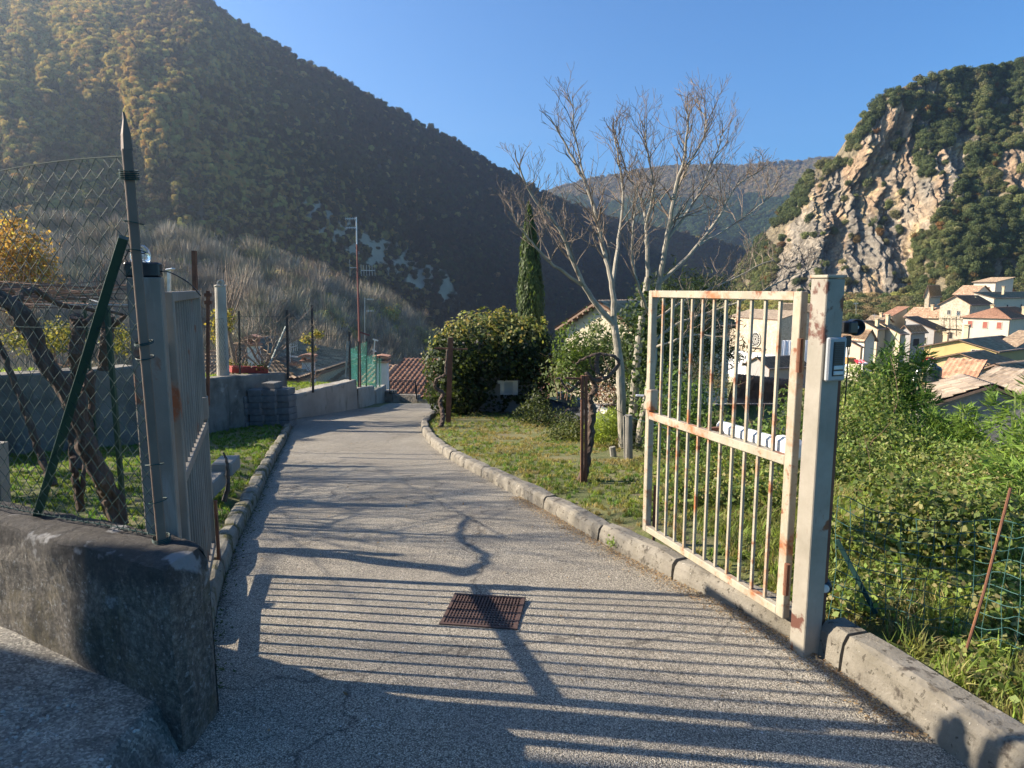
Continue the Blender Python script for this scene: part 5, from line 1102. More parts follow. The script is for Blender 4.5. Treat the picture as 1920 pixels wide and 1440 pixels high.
ae = thing('roof_aerial', 'pair of aerials over the valley right of the red mast', 'aerial', tuple(P(685, 600, 60))); mb = MB(); mb.bar(P(684, 640, 60), P(684, 558, 60), .06)
for y in (561, 583): yagi(mb, P(694, y, 60), .9, 5, .25, t=.03)
mb.build('antenna', M_ALU, ae)
ae = thing('roof_aerial', 'white toothed aerial beyond the far mesh fence', 'aerial', tuple(P(548, 690, 26))); mb = MB(); mb.bar(P(544, 700, 26), P(544, 640, 26), .03); a, b = P(543, 652, 26), P(557, 648, 26); mb.bar(a, b, .03)
for i in range(5): q = a.lerp(b, i/4); mb.bar(q-Vector((0, 0, .2)), q+Vector((0, 0, .2)), .012)
mb.bar(P(544, 668, 26), P(558, 669, 26), .05); mb.build('antenna', M_ALU, ae)
# concrete pole, wooden post, small lamp
M_POLE = mat('spun_concrete', [(.3, (.3, .27, .22)), (.7, (.42, .385, .32))], 3, .9, bump=.4, bscale=60, bdist=.004, coord='World', spots=[(2, .55, .7, (.2, .19, .14), (1, 1, .3))])
pl_ = thing('concrete_pole', 'short round concrete pole beside the stacked blocks', 'pole', tuple(P(421, 806, 13.2)))
mb = MB(); a, b = P(422, 812, 13.2), P(413, 538, 13.2); mb.tube([a, a.lerp(b, .5), b], [.125, .112, .1], 18); mb.build('shaft', M_POLE, pl_, smooth=False)
mb = MB(); mb.lathe(b+Vector((.02, -.02, .07)), [(.045, -.03), (.07, -.025), (.07, .025), (.045, .03), (.03, .0)], 14, Matrix.Rotation(math.pi/2, 3, 'X')); mb.tube([b+Vector((.1*math.cos(t), .1*math.sin(t), .02+.01*math.sin(3*t))) for t in np.linspace(0, 6.2, 12)], .018, 5); mb.build('insulator', M_POLE, pl_)
mb = MB(); mb.bar(P(370, 700, 9.5), P(364, 470, 9.5), .055, .05); tag(mb.build('wooden_post', M_RUST), 'slim brown post rising above the left gate leaf', 'post')
mb = MB(); mb.bar(P(384, 553, 10), P(396, 553, 10), .05); mb.bar(P(384, 567, 10), P(397, 567, 10), .05); mb.bar(P(390, 760, 10), P(390, 545, 10), .04); tag(mb.build('iron_bracket_post', M_RUST), 'rusty post with two short arms just right of the left gate leaf', 'post')
sl2 = thing('street_lamp', 'small grey street lamp above the left gate post', 'street lamp', tuple(P(318, 700, 22))); mb = MB(); mb.bar(P(318, 720, 22), P(317, 505, 22), .09); mb.build('pole', M_ALU, sl2); mb = MB(); mb.bar(P(313, 506, 22), P(326, 504, 22), .22, .06, bev=.02); mb.build('lamp_head', M_ALU, sl2)
# stacked blocks
M_BLK2 = mat('grey_tuff_block', [(.3, (.13, .125, .115)), (.7, (.21, .20, .185))], 5, .95, bump=.7, bscale=40, bdist=.01)
def blocks():
    k = 0
    for (px, w_, rows, top) in ((459, 26, 5, None), (487, 26, 6, None), (515, 26, 7, None), (540, 26, 6, None)):
        for r in range(rows):
            a = P(px, 803-px*.0, 13.4+.02*(px-450)/10); 
            wd = .275; h = .128
            off = random.uniform(-.025, .025); o = MB(); c = Vector((a.x+off, a.y+random.uniform(-.03, .03), float(zr(13.4))+.02+h*(r+.5)))
            o.box((0, 0, 0), (wd-.008, .34, h-.006), bev=.006); lab = 'grey stone block in the stack against the wall'
            col = {459: 'first', 487: 'second', 515: 'third', 540: 'fourth'}[px]; rw = (['lowest', 'second', 'third', 'fourth', 'fifth', 'sixth'][:rows-1]+['topmost'])[r]
            q = o.build('stone_block', M_BLK2); q.location = c; q.rotation_euler = (0, 0, rad(-8+random.uniform(-4, 4)))
            tag(q, f'{rw} grey block in the {col} column of the stack, counted from the concrete pole', 'block', 'stone blocks stacked by the wall'); k += 1
blocks()
# stone bench / blocks beyond the gate leaf
M_TRAV = mat('pale_stone', [(.3, (.2, .185, .155)), (.7, (.28, .26, .22))], 4, .9, bump=.5, bscale=40, bdist=.01)
sb = thing('stone_trough', 'two pale concrete blocks lying in the grass behind the left gate leaf', 'block', tuple(P(408, 930, 5.2)))
mb = MB(); a = P(404, 900, 5.4); mb.box((a.x-.12, a.y+.15, a.z-.08), (.17, .4, .14), rz=.15, bev=.01); mb.box((a.x-.1, a.y+.45, a.z+.0), (.17, .3, .12), rz=.15, bev=.01); mb.build('slab', M_TRAV, sb)
mb = MB(); mb.tube(wob_path([P(421, 940, 5.2), P(428, 905, 5.2), P(426, 870, 5.2), P(419, 848, 5.2)], 5, .004), [.022, .02, .018, .02, .018, .018, .016, .016, .014, .014, .012, .012, .01, .01, .008, .006], 6); tag(mb.build('dead_branch', M_METD), 'curved dead branch standing beside the blocks behind the left gate leaf', 'branch')
mb = MB(); a = P(240, 985, 3.9); mb.box((a.x, a.y, .06), (.34, .3, .13), rz=.3, bev=.02); tag(mb.build('stone_slab', M_TRAV), 'flat pale stone in the grass at the foot of the thick vine', 'stone')
mb = MB(); a, b = P(2, 985, 3.6), P(-6, 830, 3.6); mb.bar(a, b, .07, .07); tag(mb.build('concrete_stake', M_TRAV), 'pale concrete stake at the left edge behind the fence', 'stake')
# ================================================================ VINES AND TREES
M_BARK = mat('shaggy_vine_bark', [(.3, (.06, .04, .03)), (.7, (.15, .105, .08))], 5, .95, bump=1, bscale=18, bdist=.03, coord='World', sc=(3, 3, .5), spots=[(14, .55, .7, (.24, .19, .15))])
M_BARKG = mat('pale_smooth_bark', [(.3, (.22, .195, .15)), (.7, (.36, .325, .26))], 6, .85, bump=.4, bscale=30, bdist=.006, coord='World', spots=[(9, .6, .7, (.16, .14, .10)), (5, .62, .68, (.13, .14, .07))])
M_TWIG = mat('twig_bark', [(.3, (.17, .12, .09)), (.7, (.3, .24, .18))], 20, .9, bump=0)
M_TWIGR = mat('brown_twig', [(.3, (.15, .085, .06)), (.7, (.24, .15, .10))], 20, .9, bump=0)
def gnarl(mb, pts, r0, r1, n=9, sub=6, amp=.012, wob=.16):
    q = wob_path(pts, sub, amp); m = len(q); mb.tube(q, [r0+(r1-r0)*i/(m-1) for i in range(m)], n, wob=wob)
v1 = thing('grape_vine', 'thick leaning old vine trunk with shaggy bark behind the chain link fence', 'vine', tuple(G(222, 1000)))
vp = [(-30, 548, 4.3), (20, 570, 4.3), (58, 625, 4.35), (92, 690, 4.4), (130, 745, 4.45), (160, 812, 4.5), (165, 850, 4.5), (195, 900, 4.55), (208, 940, 4.6), (226, 985, 4.6)]
mb = MB(); P_ = [P(*a) for a in vp]; q = wob_path(P_, 6, .006); m_ = len(q)
for o, rr in (((0, 0, 0), .052), ((.028, 0, .01), .036), ((-.028, .01, 0), .036), ((.0, -.03, .0), .03)):
    mb.tube([p+Vector(o)*(1+.5*math.sin(i*.5+o[0]*90)) for i, p in enumerate(q)], [rr*(.85+.35*i/m_+.12*math.sin(i*.8)) for i in range(m_)], 9, wob=.1)
mb.build('trunk', M_BARK, v1)
mb = MB(); gnarl(mb, [P(150, 760, 4.5), P(170, 700, 4.5), P(168, 790, 4.55), P(175, 850, 4.5)], .02, .024); gnarl(mb, [P(20, 570, 4.3), P(60, 545, 4.6), P(120, 570, 5.0), P(230, 590, 5.6)], .026, .012); mb.build('branch', M_BARK, v1)
def vine(label, pts, r0, r1, extra=(), m=None):
    t = thing('grape_vine', label, 'vine', tuple(P(*pts[-1]))); mb = MB(); gnarl(mb, [P(*p) for p in pts], r0, r1, amp=.008); mb.build('trunk', m or M_BARK, t)
    if extra:
        mb = MB()
        for e in extra: gnarl(mb, [P(*p) for p in e[0]], e[1], e[2], 7, 5, .006)
        mb.build('branch', m or M_BARK, t)
    return t
vine('second vine trunk with pale split bark against the grey wall', [(143, 592, 6), (147, 625, 6), (140, 660, 6), (148, 700, 6.1), (138, 760, 6.1), (140, 830, 6.1), (146, 880, 6)], .055, .05, [([(150, 610, 6), (165, 600, 6), (190, 580, 6.2)], .03, .02)])
vine('slender forked stem low behind the chain link fence', [(135, 860, 4.6), (142, 905, 4.6), (152, 958, 4.6)], .018, .03, [([(150, 950, 4.6), (157, 900, 4.6), (160, 860, 4.7)], .02, .012)])
vine('thin dark stem leaning right at the far left of the wall', [(-10, 620, 5.2), (20, 700, 5.2), (50, 780, 5.2), (75, 850, 5.2), (100, 910, 5.1)], .02, .03)
vine('short mossy trunk standing on the left terrace', [(203, 590, 8.6), (200, 640, 8.6), (196, 692, 8.7)], .075, .085, [([(200, 620, 8.6), (225, 600, 8.6), (236, 590, 8.6)], .04, .02)])
# pergola of canes
pg = thing('pergola', 'low pergola frame matted with bare vine canes behind the fence', 'pergola', (-5.2, 8, 0))
mb = MB()
for x, y in ((-2.95, 5.0), (-6.5, 5.6), (-7.4, 9.6), (-5.6, 9.0), (-5.0, 5.4)): mb.bar((x, y, -.6), (x, y, 1.52), .03)
mb.build('post', M_GREEN, pg); mb = MB()
for a, b in (((-2.6, 5.0), (-7.2, 5.6)), ((-5.3, 9.0), (-8, 9.6)), ((-2.95, 5.0), (-5.6, 9.0)), ((-5, 5.3), (-5.6, 9.1)), ((-6.8, 5.5), (-7.6, 9.5))): mb.bar((*a, 1.53), (*b, 1.53), .008)
mb.build('frame', M_ALU, pg); mb = MB()
for i in range(330):
    y = random.uniform(4.9, 9.0); x = random.uniform(-7.8, -.62*y-.1)-.6; a = random.choice([0, 0, 0, 1.3])+random.gauss(0, .35); L = random.uniform(.5, 1.7); z = 1.53+random.uniform(-.03, .14); pts = [Vector((x, y, z))]
    for k in range(5): a += random.gauss(0, .25); pts.append(pts[-1]+Vector((math.cos(a)*L/5, math.sin(a)*L/5, random.uniform(-.03, .035))))
    mb.tube(pts, [.008, .007, .006, .005, .004, .003], 4)
for i in range(90):
    y = random.uniform(5, 9.0); x = random.uniform(-7.8, -.6*y); p = Vector((x, y, 1.58)); mb.tube([p, p+Vector((random.gauss(0, .05), 0, .15)), p+Vector((random.gauss(0, .12), 0, random.uniform(.2, .5)))], [.005, .004, .002], 4)
mb.build('canes', M_TWIGR, pg)
# ---- generic branching
def grow(mb, p, d, r, L, depth, spread=.5, up=.15, nch=(2, 3), rmin=.0022, tips=None):
    n = 4; pts = [p]; rs = [r]; r2 = r*(.62 if depth > 0 else .35)
    for k in range(n):
        d = (d+Vector((random.gauss(0, .13), random.gauss(0, .13), up*.35+random.gauss(0, .08)))).normalized(); pts.append(pts[-1]+d*L/n); rs.append(r+(r2-r)*(k+1)/n)
    mb.tube(pts, [max(x, rmin) for x in rs], 5 if r < .012 else 7, cap=False)
    if tips is not None and depth == 0: tips.append(pts[-1])
    if depth <= 0: return
    for c in range(random.randint(*nch)):
        k = random.randint(1, n) if c else n; dd = (d+Vector((random.gauss(0, spread), random.gauss(0, spread), random.gauss(0, spread*.6)))).normalized()
        grow(mb, pts[k], dd, rs[k]*random.uniform(.6, .85), L*random.uniform(.6, .9), depth-1, spread, up, nch, rmin, tips)
bt = thing('bare_tree', 'leafless pale barked tree with three trunks rising against the sky', 'tree', tuple(G(1185, 850)))
BT = 9.6
def limb(mb, pts, r0, r1, kids, depth=3, L=.42, spread=.5, n=8):
    q = wob_path([P(a, b, Y) for a, b, Y in pts], 6, .008); m = len(q); rs = [r0+(r1-r0)*i/(m-1) for i in range(m)]; mb.tube(q, rs, n)
    for k in range(kids):
        i = int(m*(.28+.7*(k+.5)/kids)); i = min(i, m-2); d = (q[i+1]-q[i]).normalized(); s_ = Vector((random.choice([-1, 1])*random.uniform(.4, .9), random.gauss(0, .6), random.uniform(.2, .9)))
        grow(TW, q[i], (d*.7+s_*.7).normalized(), max(rs[i]*.5, .007), L*random.uniform(.6, 1.1)*(1.1-.65*k/kids), depth-(k % 2), spread, .22, (2, 3))
    grow(TW, q[-1], (q[-1]-q[-3]).normalized(), rs[-1], L*.3, 1, .35, .2)
TW = MB(); tr1 = MB()
q0 = [(1170, 862, BT), (1166, 780, BT), (1163, 700, BT), (1158, 650, BT), (1152, 610, BT)]
tr1.tube(wob_path([P(*a) for a in q0], 5, .004), [.07-.001*i for i in range(21)], 12, wob=.04); tr1.build('trunk', M_BARKG, bt)
tr2 = MB(); tr2.tube(wob_path([P(1196, 870, BT+.1), P(1203, 800, BT+.1), P(1218, 720, BT+.1), P(1226, 660, BT+.1), P(1222, 600, BT+.1)], 5, .004), [.072-.0013*i for i in range(21)], 12, wob=.05); tr2.build('trunk', M_BARKG, bt)
tr3 = MB(); tr3.tube(wob_path([P(1185, 870, BT+.4), P(1188, 760, BT+.4), P(1196, 660, BT+.4), P(1206, 580, BT+.4), P(1215, 520, BT+.4)], 5, .004), [.075-.0015*i for i in range(21)], 12, wob=.05); tr3.build('trunk', M_BARKG, bt)
lm = MB()
limbs = [([(1152, 610, BT), (1110, 560, BT-.1), (1078, 500, BT-.2), (1050, 430, BT-.3), (1000, 370, BT-.4), (968, 300, BT-.5)], .052, .010, 8),
         ([(1092, 535, BT-.1), (1030, 490, BT-.5), (985, 440, BT-.7), (958, 400, BT-.8)], .03, .006, 6),
         ([(1152, 610, BT), (1148, 540, BT), (1130, 460, BT+.1), (1108, 370, BT+.1), (1068, 285, BT+.2), (1034, 225, BT+.2)], .055, .008, 9),
         ([(1115, 400, BT+.1), (1090, 310, BT+.3), (1076, 240, BT+.3), (1074, 190, BT+.3)], .02, .006, 4),
         ([(1148, 540, BT), (1160, 450, BT+.5), (1168, 360, BT+.6), (1158, 285, BT+.6), (1150, 250, BT+.6)], .035, .007, 7),
         ([(1215, 520, BT+.4), (1212, 440, BT+.4), (1205, 380, BT+.5), (1175, 320, BT+.6), (1150, 240, BT+.7)], .04, .007, 7),
         ([(1210, 430, BT+.4), (1225, 350, BT+.2), (1215, 290, BT+.1), (1208, 230, BT)], .025, .006, 6),
         ([(1222, 600, BT+.1), (1238, 520, BT), (1252, 440, BT-.1), (1265, 360, BT-.2), (1282, 300, BT-.3), (1290, 235, BT-.4), (1288, 200, BT-.4)], .055, .007, 11),
         ([(1262, 370, BT-.2), (1296, 300, BT-.2), (1325, 240, BT-.1), (1310, 195, BT)], .022, .006, 6),
         ([(1250, 450, BT-.1), (1300, 380, BT), (1338, 300, BT+.2), (1358, 240, BT+.3)], .028, .006, 7),
         ([(1238, 530, BT), (1300, 470, BT+.1), (1345, 410, BT+.2), (1380, 350, BT+.3), (1440, 312, BT+.4)], .034, .006, 8),
         ([(1310, 460, BT+.1), (1370, 425, BT+.4), (1430, 380, BT+.5), (1455, 345, BT+.5)], .018, .005, 5),
         ([(1228, 650, BT+.1), (1262, 640, BT-.2), (1300, 628, BT-.4), (1350, 632, BT-.6)], .026, .008, 3),
         ([(1228, 640, BT+.1), (1265, 610, BT+.1), (1330, 585, BT+.1), (1400, 560, BT), (1480, 520, BT), (1530, 500, BT)], .026, .005, 7),
         ([(1226, 600, BT+.1), (1290, 560, BT+.3), (1360, 530, BT+.4), (1440, 490, BT+.5), (1465, 500, BT+.5)], .024, .005, 6),
         ([(1222, 600, BT+.1), (1200, 545, BT-.3), (1185, 480, BT-.4), (1190, 400, BT-.5), (1200, 330, BT-.5)], .03, .006, 7)]
for a in limbs: limb(lm, a[0], a[1]*.82, a[2]*.9, int(a[3]*2.0), 3, .40)
lm.build('limb', M_BARKG, bt); TW.build('twigs', M_TWIG, bt)
iv = rng.random(900); pc_ = np.array([P(1192+6*math.sin(t*9)+ (8 if t < .5 else 14)*t, 868-t*330, BT+.38) for t in iv])+rng.normal(0, .085, (900, 3))
leafobj('ivy', pc_, rng.standard_normal(pc_.shape)+[-.6, -.7, .4], rng.uniform(.04, .085, 900), pal([(.03, .055, .018), (.05, .085, .025), (.09, .13, .035)], 900), bt, .85)
for (x_, y_, lab) in ((-8.5, 7.6, 'leafless fruit tree in the left garden, further from the gate'), (-7.6, 6.0, 'leafless fruit tree in the left garden, nearer to the gate')):
    t = thing('fruit_tree', lab, 'tree', (x_, y_, 0)); mb = MB(); z0 = .1; top = Vector((x_, y_, 1.9)); mb.tube(wob_path([Vector((x_, y_, z0-.3)), Vector((x_+.05, y_, .9)), top], 4), .07, 8)
    for i in range(9): grow(mb, top-Vector((0, 0, .1*i*.4)), Vector((random.gauss(0, .45), random.gauss(0, .5), 1)).normalized(), .032, 1.15, 4, .5, .18, (2, 3), .004)
    mb.build('branches', M_TWIG, t)
# ---- bushes
def bush(nm, label, cat, base, ells, n, size, cols, aspect=.5, shell=.4, noise_=.25, up=0., stems=6, group=None, outw=.7, loc=None, lowcut=None, topcols=None, top=.6, core=True, rnd=False):
    root = thing(nm, label, cat, tuple(base), group=group); p, nn = blob_points(ells, n, shell, noise_)
    if lowcut is not None: k = p[:, 2] > lowcut; p, nn = p[k], nn[k]
    n = len(p); N = nn*outw+rng.standard_normal((n, 3))*.55+[0, 0, up]; c_ = pal(cols, n)
    if topcols is not None:
        zt = (p[:, 2]-p[:, 2].min())/(np.ptp(p[:, 2])); k = rng.random(n) < np.clip((zt+.25*fbm(p[:, 0]*2, p[:, 1]*2, p[:, 2]*2)-top)/.15, 0, .9); c_[k] = pal(topcols, int(k.sum()))
    s_ = rng.uniform(size*.6, size*1.3, n); leafobj('foliage', p, N, s_, c_, root, aspect, None, .1, round_=rnd)
    mb = MB(); b0 = Vector(base)
    for i in range(stems):
        e = ells[i % len(ells)]; c = Vector(e[0])+Vector((random.uniform(-.4, .4)*e[1][0], random.uniform(-.4, .4)*e[1][1], e[1][2]*.2)); o = Vector((random.gauss(0, .1), random.gauss(0, .08), -.1))
        grow(mb, b0+o, (c-b0-o).normalized(), .010+.008*e[1][2], (c-b0-o).length*.42, 2, .4, .1, (2, 2))
    if stems: mb.build('stems', M_TWIGR, root)
    return root
def E(px, py, Y, rx, ry, rz): return (tuple(P(px, py, Y)), (rx, ry, rz))
DG = [(0.027, 0.0473, 0.0162), (0.0405, 0.0675, 0.0216), (0.0607, 0.0878, 0.027)]; MG = [(0.0675, 0.112, 0.03), (0.105, 0.165, 0.042), (0.045, 0.075, 0.027)]; YG = [(0.21, 0.3, 0.06), (0.27, 0.39, 0.075), (0.15, 0.225, 0.0525)]
def EG(px, py, rx, ry, rz):
    d = ray(px, py); t = 2.0
    while t < 40 and CAMH+d.z*t > float(ground(d.x*t, d.y*t)): t += .03
    return ((d.x*t, d.y*t, float(ground(d.x*t, d.y*t))+rz*.55), (rx, ry, rz))
# ivy covered shed (hedge)
hd = thing('ivy_shed', 'little shed wholly overgrown with ivy, leaves coloured yellow and sunlit on top and left, dark below', 'shed', tuple(P(915, 778, 15.5)))
hc = P(915, 778, 16.2)
ells = [E(850, 672, 15.6, .62, .9, .78), E(835, 720, 15.3, .5, .7, .7), E(905, 648, 16.2, .9, 1.1, .78), E(960, 650, 16.2, .85, 1.1, .85), E(1000, 662, 16.2, .5, .9, .75), E(930, 700, 16.2, 1.0, 1.0, .95), E(1000, 710, 16, .5, .8, .8), E(865, 735, 15.6, .6, .7, .55), E(940, 622, 16.4, .6, .8, .5)]
p, nn = blob_points(ells, 19000, .25, .32); k = (p[:, 2] > hc.z+.0); p, nn = p[k], nn[k]; px_, py_ = proj_np(p)
hole = (px_ > 930) & (px_ < 974) & (py_ > 712) & (py_ < 742) & (p[:, 1] < 16); p, nn, px_, py_ = p[~hole], nn[~hole], px_[~hole], py_[~hole]; n = len(p)
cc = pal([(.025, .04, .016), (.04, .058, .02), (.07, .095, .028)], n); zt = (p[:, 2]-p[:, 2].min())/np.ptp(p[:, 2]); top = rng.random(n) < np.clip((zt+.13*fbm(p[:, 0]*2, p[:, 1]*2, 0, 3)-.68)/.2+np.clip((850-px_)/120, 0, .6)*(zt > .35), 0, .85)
cc[top] = pal([(.27, .28, .08), (.33, .3, .1), (.16, .2, .055), (.36, .27, .1), (.1, .13, .04)], int(top.sum()))  # paler yellow top and left put the sunlit side into leaf colour
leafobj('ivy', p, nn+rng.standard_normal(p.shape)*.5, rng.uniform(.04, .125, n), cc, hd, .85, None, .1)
mb = MB(); bz = P(925, 700, 16.5); mb.box((bz.x, bz.y+.1, hc.z+.8), (2.1, 1.3, 1.9)); mb.build('wall', PL['grey'], hd)
q = P(952, 727, 15.85); mb = MB(); mb.box((q.x, q.y+.02, q.z), (.48, .04, .34)); wn = mb.build('window', M_ALU, hd); mb = MB(); mb.box((q.x+.02, q.y-.003, q.z), (.2, .012, .26)); mb.build('pane', mat('dusty_pane', [(.3, (.4, .45, .46)), (.7, (.5, .54, .55))], 3, .2), wn)
mb = MB(); q = P(924, 732, 15.8); mb.box((q.x, q.y, q.z), (.34, .03, .3)); mb.build('panel', M_TRAV, hd)
# cypress
cy = thing('cypress', 'slender dark cypress rising behind the ivy covered shed', 'cypress', tuple(P(998, 700, 42)))
b_, t_ = P(998, 720, 42), P(992, 382, 42); H = t_.z-b_.z; n = 9000; h = rng.random(n)**.85; w_ = np.interp(h, [0, .3, .6, .8, .93, 1], [.72, .86, .78, .5, .24, .02])*(1+.18*fbm(h*9, rng.random(n)*3, 0, 2)); a = rng.random(n)*6.283
w_ = w_*(.82+.25*np.abs(vnoise(a*1.6, h*4)))
r_ = w_*(1-.25*rng.random(n)**2); p = np.stack([b_.x+(t_.x-b_.x)*h+r_*np.cos(a), b_.y+r_*np.sin(a), b_.z+H*h], 1); nn = np.stack([np.cos(a), np.sin(a), .3*np.ones(n)], 1)
T = np.stack([.25*np.cos(a), .25*np.sin(a), np.ones(n)], 1)+rng.standard_normal((n, 3))*.15
leafobj('foliage', p, nn+rng.standard_normal((n, 3))*.3, rng.uniform(.22, .42, n), pal([(.05, .08, .02), (.07, .105, .025), (.1, .14, .032)], n), cy, .32, T, 0)
mb = MB(); mb.tube([b_, t_-Vector((0, 0, 1))], [.2, .03], 8); mb.build('trunk', M_BARK, cy)
bush('laurel_bush', 'broad laurel bush in front of the pale yellow villa', 'bush', P(1110, 745, 15), [E(1090, 670, 15, .5, .6, .5), E(1120, 640, 15.3, .35, .5, .62), E(1070, 700, 14.8, .6, .6, .55), E(1175, 665, 15.5, .5, .6, .6), E(1120, 705, 15, .8, .6, .65), E(1140, 670, 15.4, .6, .6, .6)], 6000, .095, [(.08, .12, .04), (.12, .17, .055), (.055, .085, .032), (.2, .24, .1)], .45, shell=.5, noise_=.35)
bush('yellow_green_bush', 'small yellow green bush left of the laurel, below the villa eave', 'bush', P(1062, 740, 14.2), [E(1062, 650, 14.2, .3, .4, .5), E(1070, 690, 14.2, .35, .4, .5), E(1090, 655, 14.2, .25, .3, .4)], 1500, .08, [(.1, .15, .03), (.14, .2, .04), (.06, .1, .025)], .45, shell=.5)
bush('dark_conifer', 'wide dark conifer behind the upper bars of the right gate leaf', 'conifer', P(1290, 740, 17), [E(1260, 600, 17, .9, .9, 1.1), E(1300, 570, 17, .8, .9, .9), E(1335, 620, 17, .7, .8, .8), E(1280, 660, 17, 1.1, 1.0, 1.0), E(1360, 660, 16.6, .7, .6, .35), E(1340, 545, 17.2, .5, .6, .5), E(1240, 545, 17.3, .4, .5, .5)], 8500, .16, [(.04, .065, .022), (.06, .09, .028), (.025, .04, .016)], .16, shell=.6, noise_=.45)
bush('dark_shrub', 'dark shrub between the three trunks of the bare tree', 'bush', P(1200, 800, 11.5), [E(1195, 640, 12.2, .5, .6, .8), E(1215, 720, 11.6, .5, .5, .8), E(1190, 760, 11.4, .4, .4, .5), E(1235, 640, 12.5, .5, .5, .8)], 5200, .085, DG, .5, shell=.7)
bush('red_leaved_shrub', 'sparse shrub with reddish leaves behind the looped vine', 'bush', P(1145, 770, 13), [E(1130, 735, 13, .28, .3, .25), E(1150, 740, 13, .2, .2, .22)], 330, .07, [(.3, .13, .08), (.22, .1, .06), (.25, .2, .15), (.5, .45, .4)], .5, shell=.8)
bush('bright_bush', 'bright yellow green bush beside the trunk of the bare tree', 'bush', G(1135, 835), [E(1135, 800, 9.9, .26, .3, .26), E(1118, 808, 9.8, .2, .25, .2), E(1155, 790, 10, .2, .25, .22)], 2600, .06, [(.36, .44, .08), (.3, .38, .06), (.2, .27, .05)], .22, shell=.6, up=.4)
bush('low_dark_shrub', 'low dark shrub at the edge of the lawn beside the ivy shed', 'bush', P(1015, 800, 13.4), [E(1000, 775, 13.6, .4, .4, .28), E(1035, 790, 13, .45, .4, .28), E(1070, 800, 12, .35, .4, .25), E(1010, 755, 13.8, .25, .3, .3)], 3200, .065, [(.03, .045, .018), (.045, .065, .022), (.1, .12, .04)], .5, shell=.7)
bush('low_green_shrub', 'low shrub in front of the double rusty stake, left side', 'bush', P(1060, 825, 10.8), [E(1055, 815, 10.8, .35, .4, .17), E(1085, 810, 10.6, .25, .3, .2)], 1300, .05, [(.09, .12, .03), (.14, .15, .045), (.06, .08, .025)], .5, shell=.8)
bush('weed_patch', 'dark weeds around the foot of the bare tree and stake', 'weeds', P(1215, 870, 8.8), [E(1195, 880, 9.0, .3, .3, .12), E(1225, 890, 8.6, .35, .3, .16), E(1205, 850, 9.4, .4, .3, .25), E(1240, 860, 9, .3, .3, .3)], 1900, .05, DG+[(.1, .12, .04)], .5, shell=.8)
# low road and rail beyond the lawn
mb = MB(); a, b = P(1050, 738, 17), P(1145, 775, 13.6); mb.bar(a, b, .16, .1); mb.bar(a+Vector((0, 0, -.2)), b+Vector((0, 0, -.2)), .1, .3); tag(mb.build('low_wall', PL['pale']), 'pale topped low wall beyond the lawn, behind the rusty double stake', 'wall')
mb = MB(); a, b, c, d = P(1010, 742, 17), P(1140, 778, 13.4), P(1150, 800, 13.0), P(1010, 775, 15.4); mb.add([a, b, c, d, a-Vector((0, 0, 1)), b-Vector((0, 0, 1)), c-Vector((0, 0, 1)), d-Vector((0, 0, 1))], [[0, 3, 2, 1], [0, 1, 5, 4], [1, 2, 6, 5], [2, 3, 7, 6], [3, 0, 4, 7]]); tag(mb.build('lane', mat('dark_lane', [(.3, (.05, .052, .058)), (.7, (.08, .082, .09))], 3, .9)), kind='structure')
# ---- gate-side greenery and the bamboo bank
GB = [(0.08, 0.136, 0.032), (0.128, 0.208, 0.048), (0.192, 0.288, 0.064), (0.056, 0.088, 0.0288)]
bush('bramble_bush', 'mixed green bramble seen through the left bars of the right gate leaf', 'bush', P(1260, 880, 8.8), [E(1255, 760, 9.4, .45, .5, .55), E(1290, 800, 9.0, .45, .5, .4), E(1330, 820, 9.4, .45, .5, .36), E(1295, 750, 10, .4, .5, .4), E(1255, 840, 8.4, .35, .35, .35)], 6000, .065, GB, .4, shell=.6, noise_=.35)
bush('bramble_bush', 'tall grassy bramble behind the white gate motor', 'bush', P(1400, 900, 7.4), [E(1370, 850, 7.6, .4, .5, .35), E(1420, 860, 7.0, .4, .45, .35), E(1465, 840, 6.4, .35, .4, .38), E(1400, 850, 8.6, .4, .4, .3), E(1440, 850, 7.6, .35, .4, .3), E(1490, 770, 7.4, .18, .3, .36)], 6500, .06, GB+[(.2, .2, .08)], .35, shell=.6, noise_=.35)
bush('grey_stemmed_bush', 'thin dry bush with pale stems below the yellow house behind the gate', 'bush', P(1350, 720, 20), [E(1310, 700, 20, .6, .6, .5), E(1350, 720, 18, .5, .5, .4)], 1500, .09, [(.2, .17, .1), (.1, .12, .05), (.14, .13, .07)], .3, shell=.8)
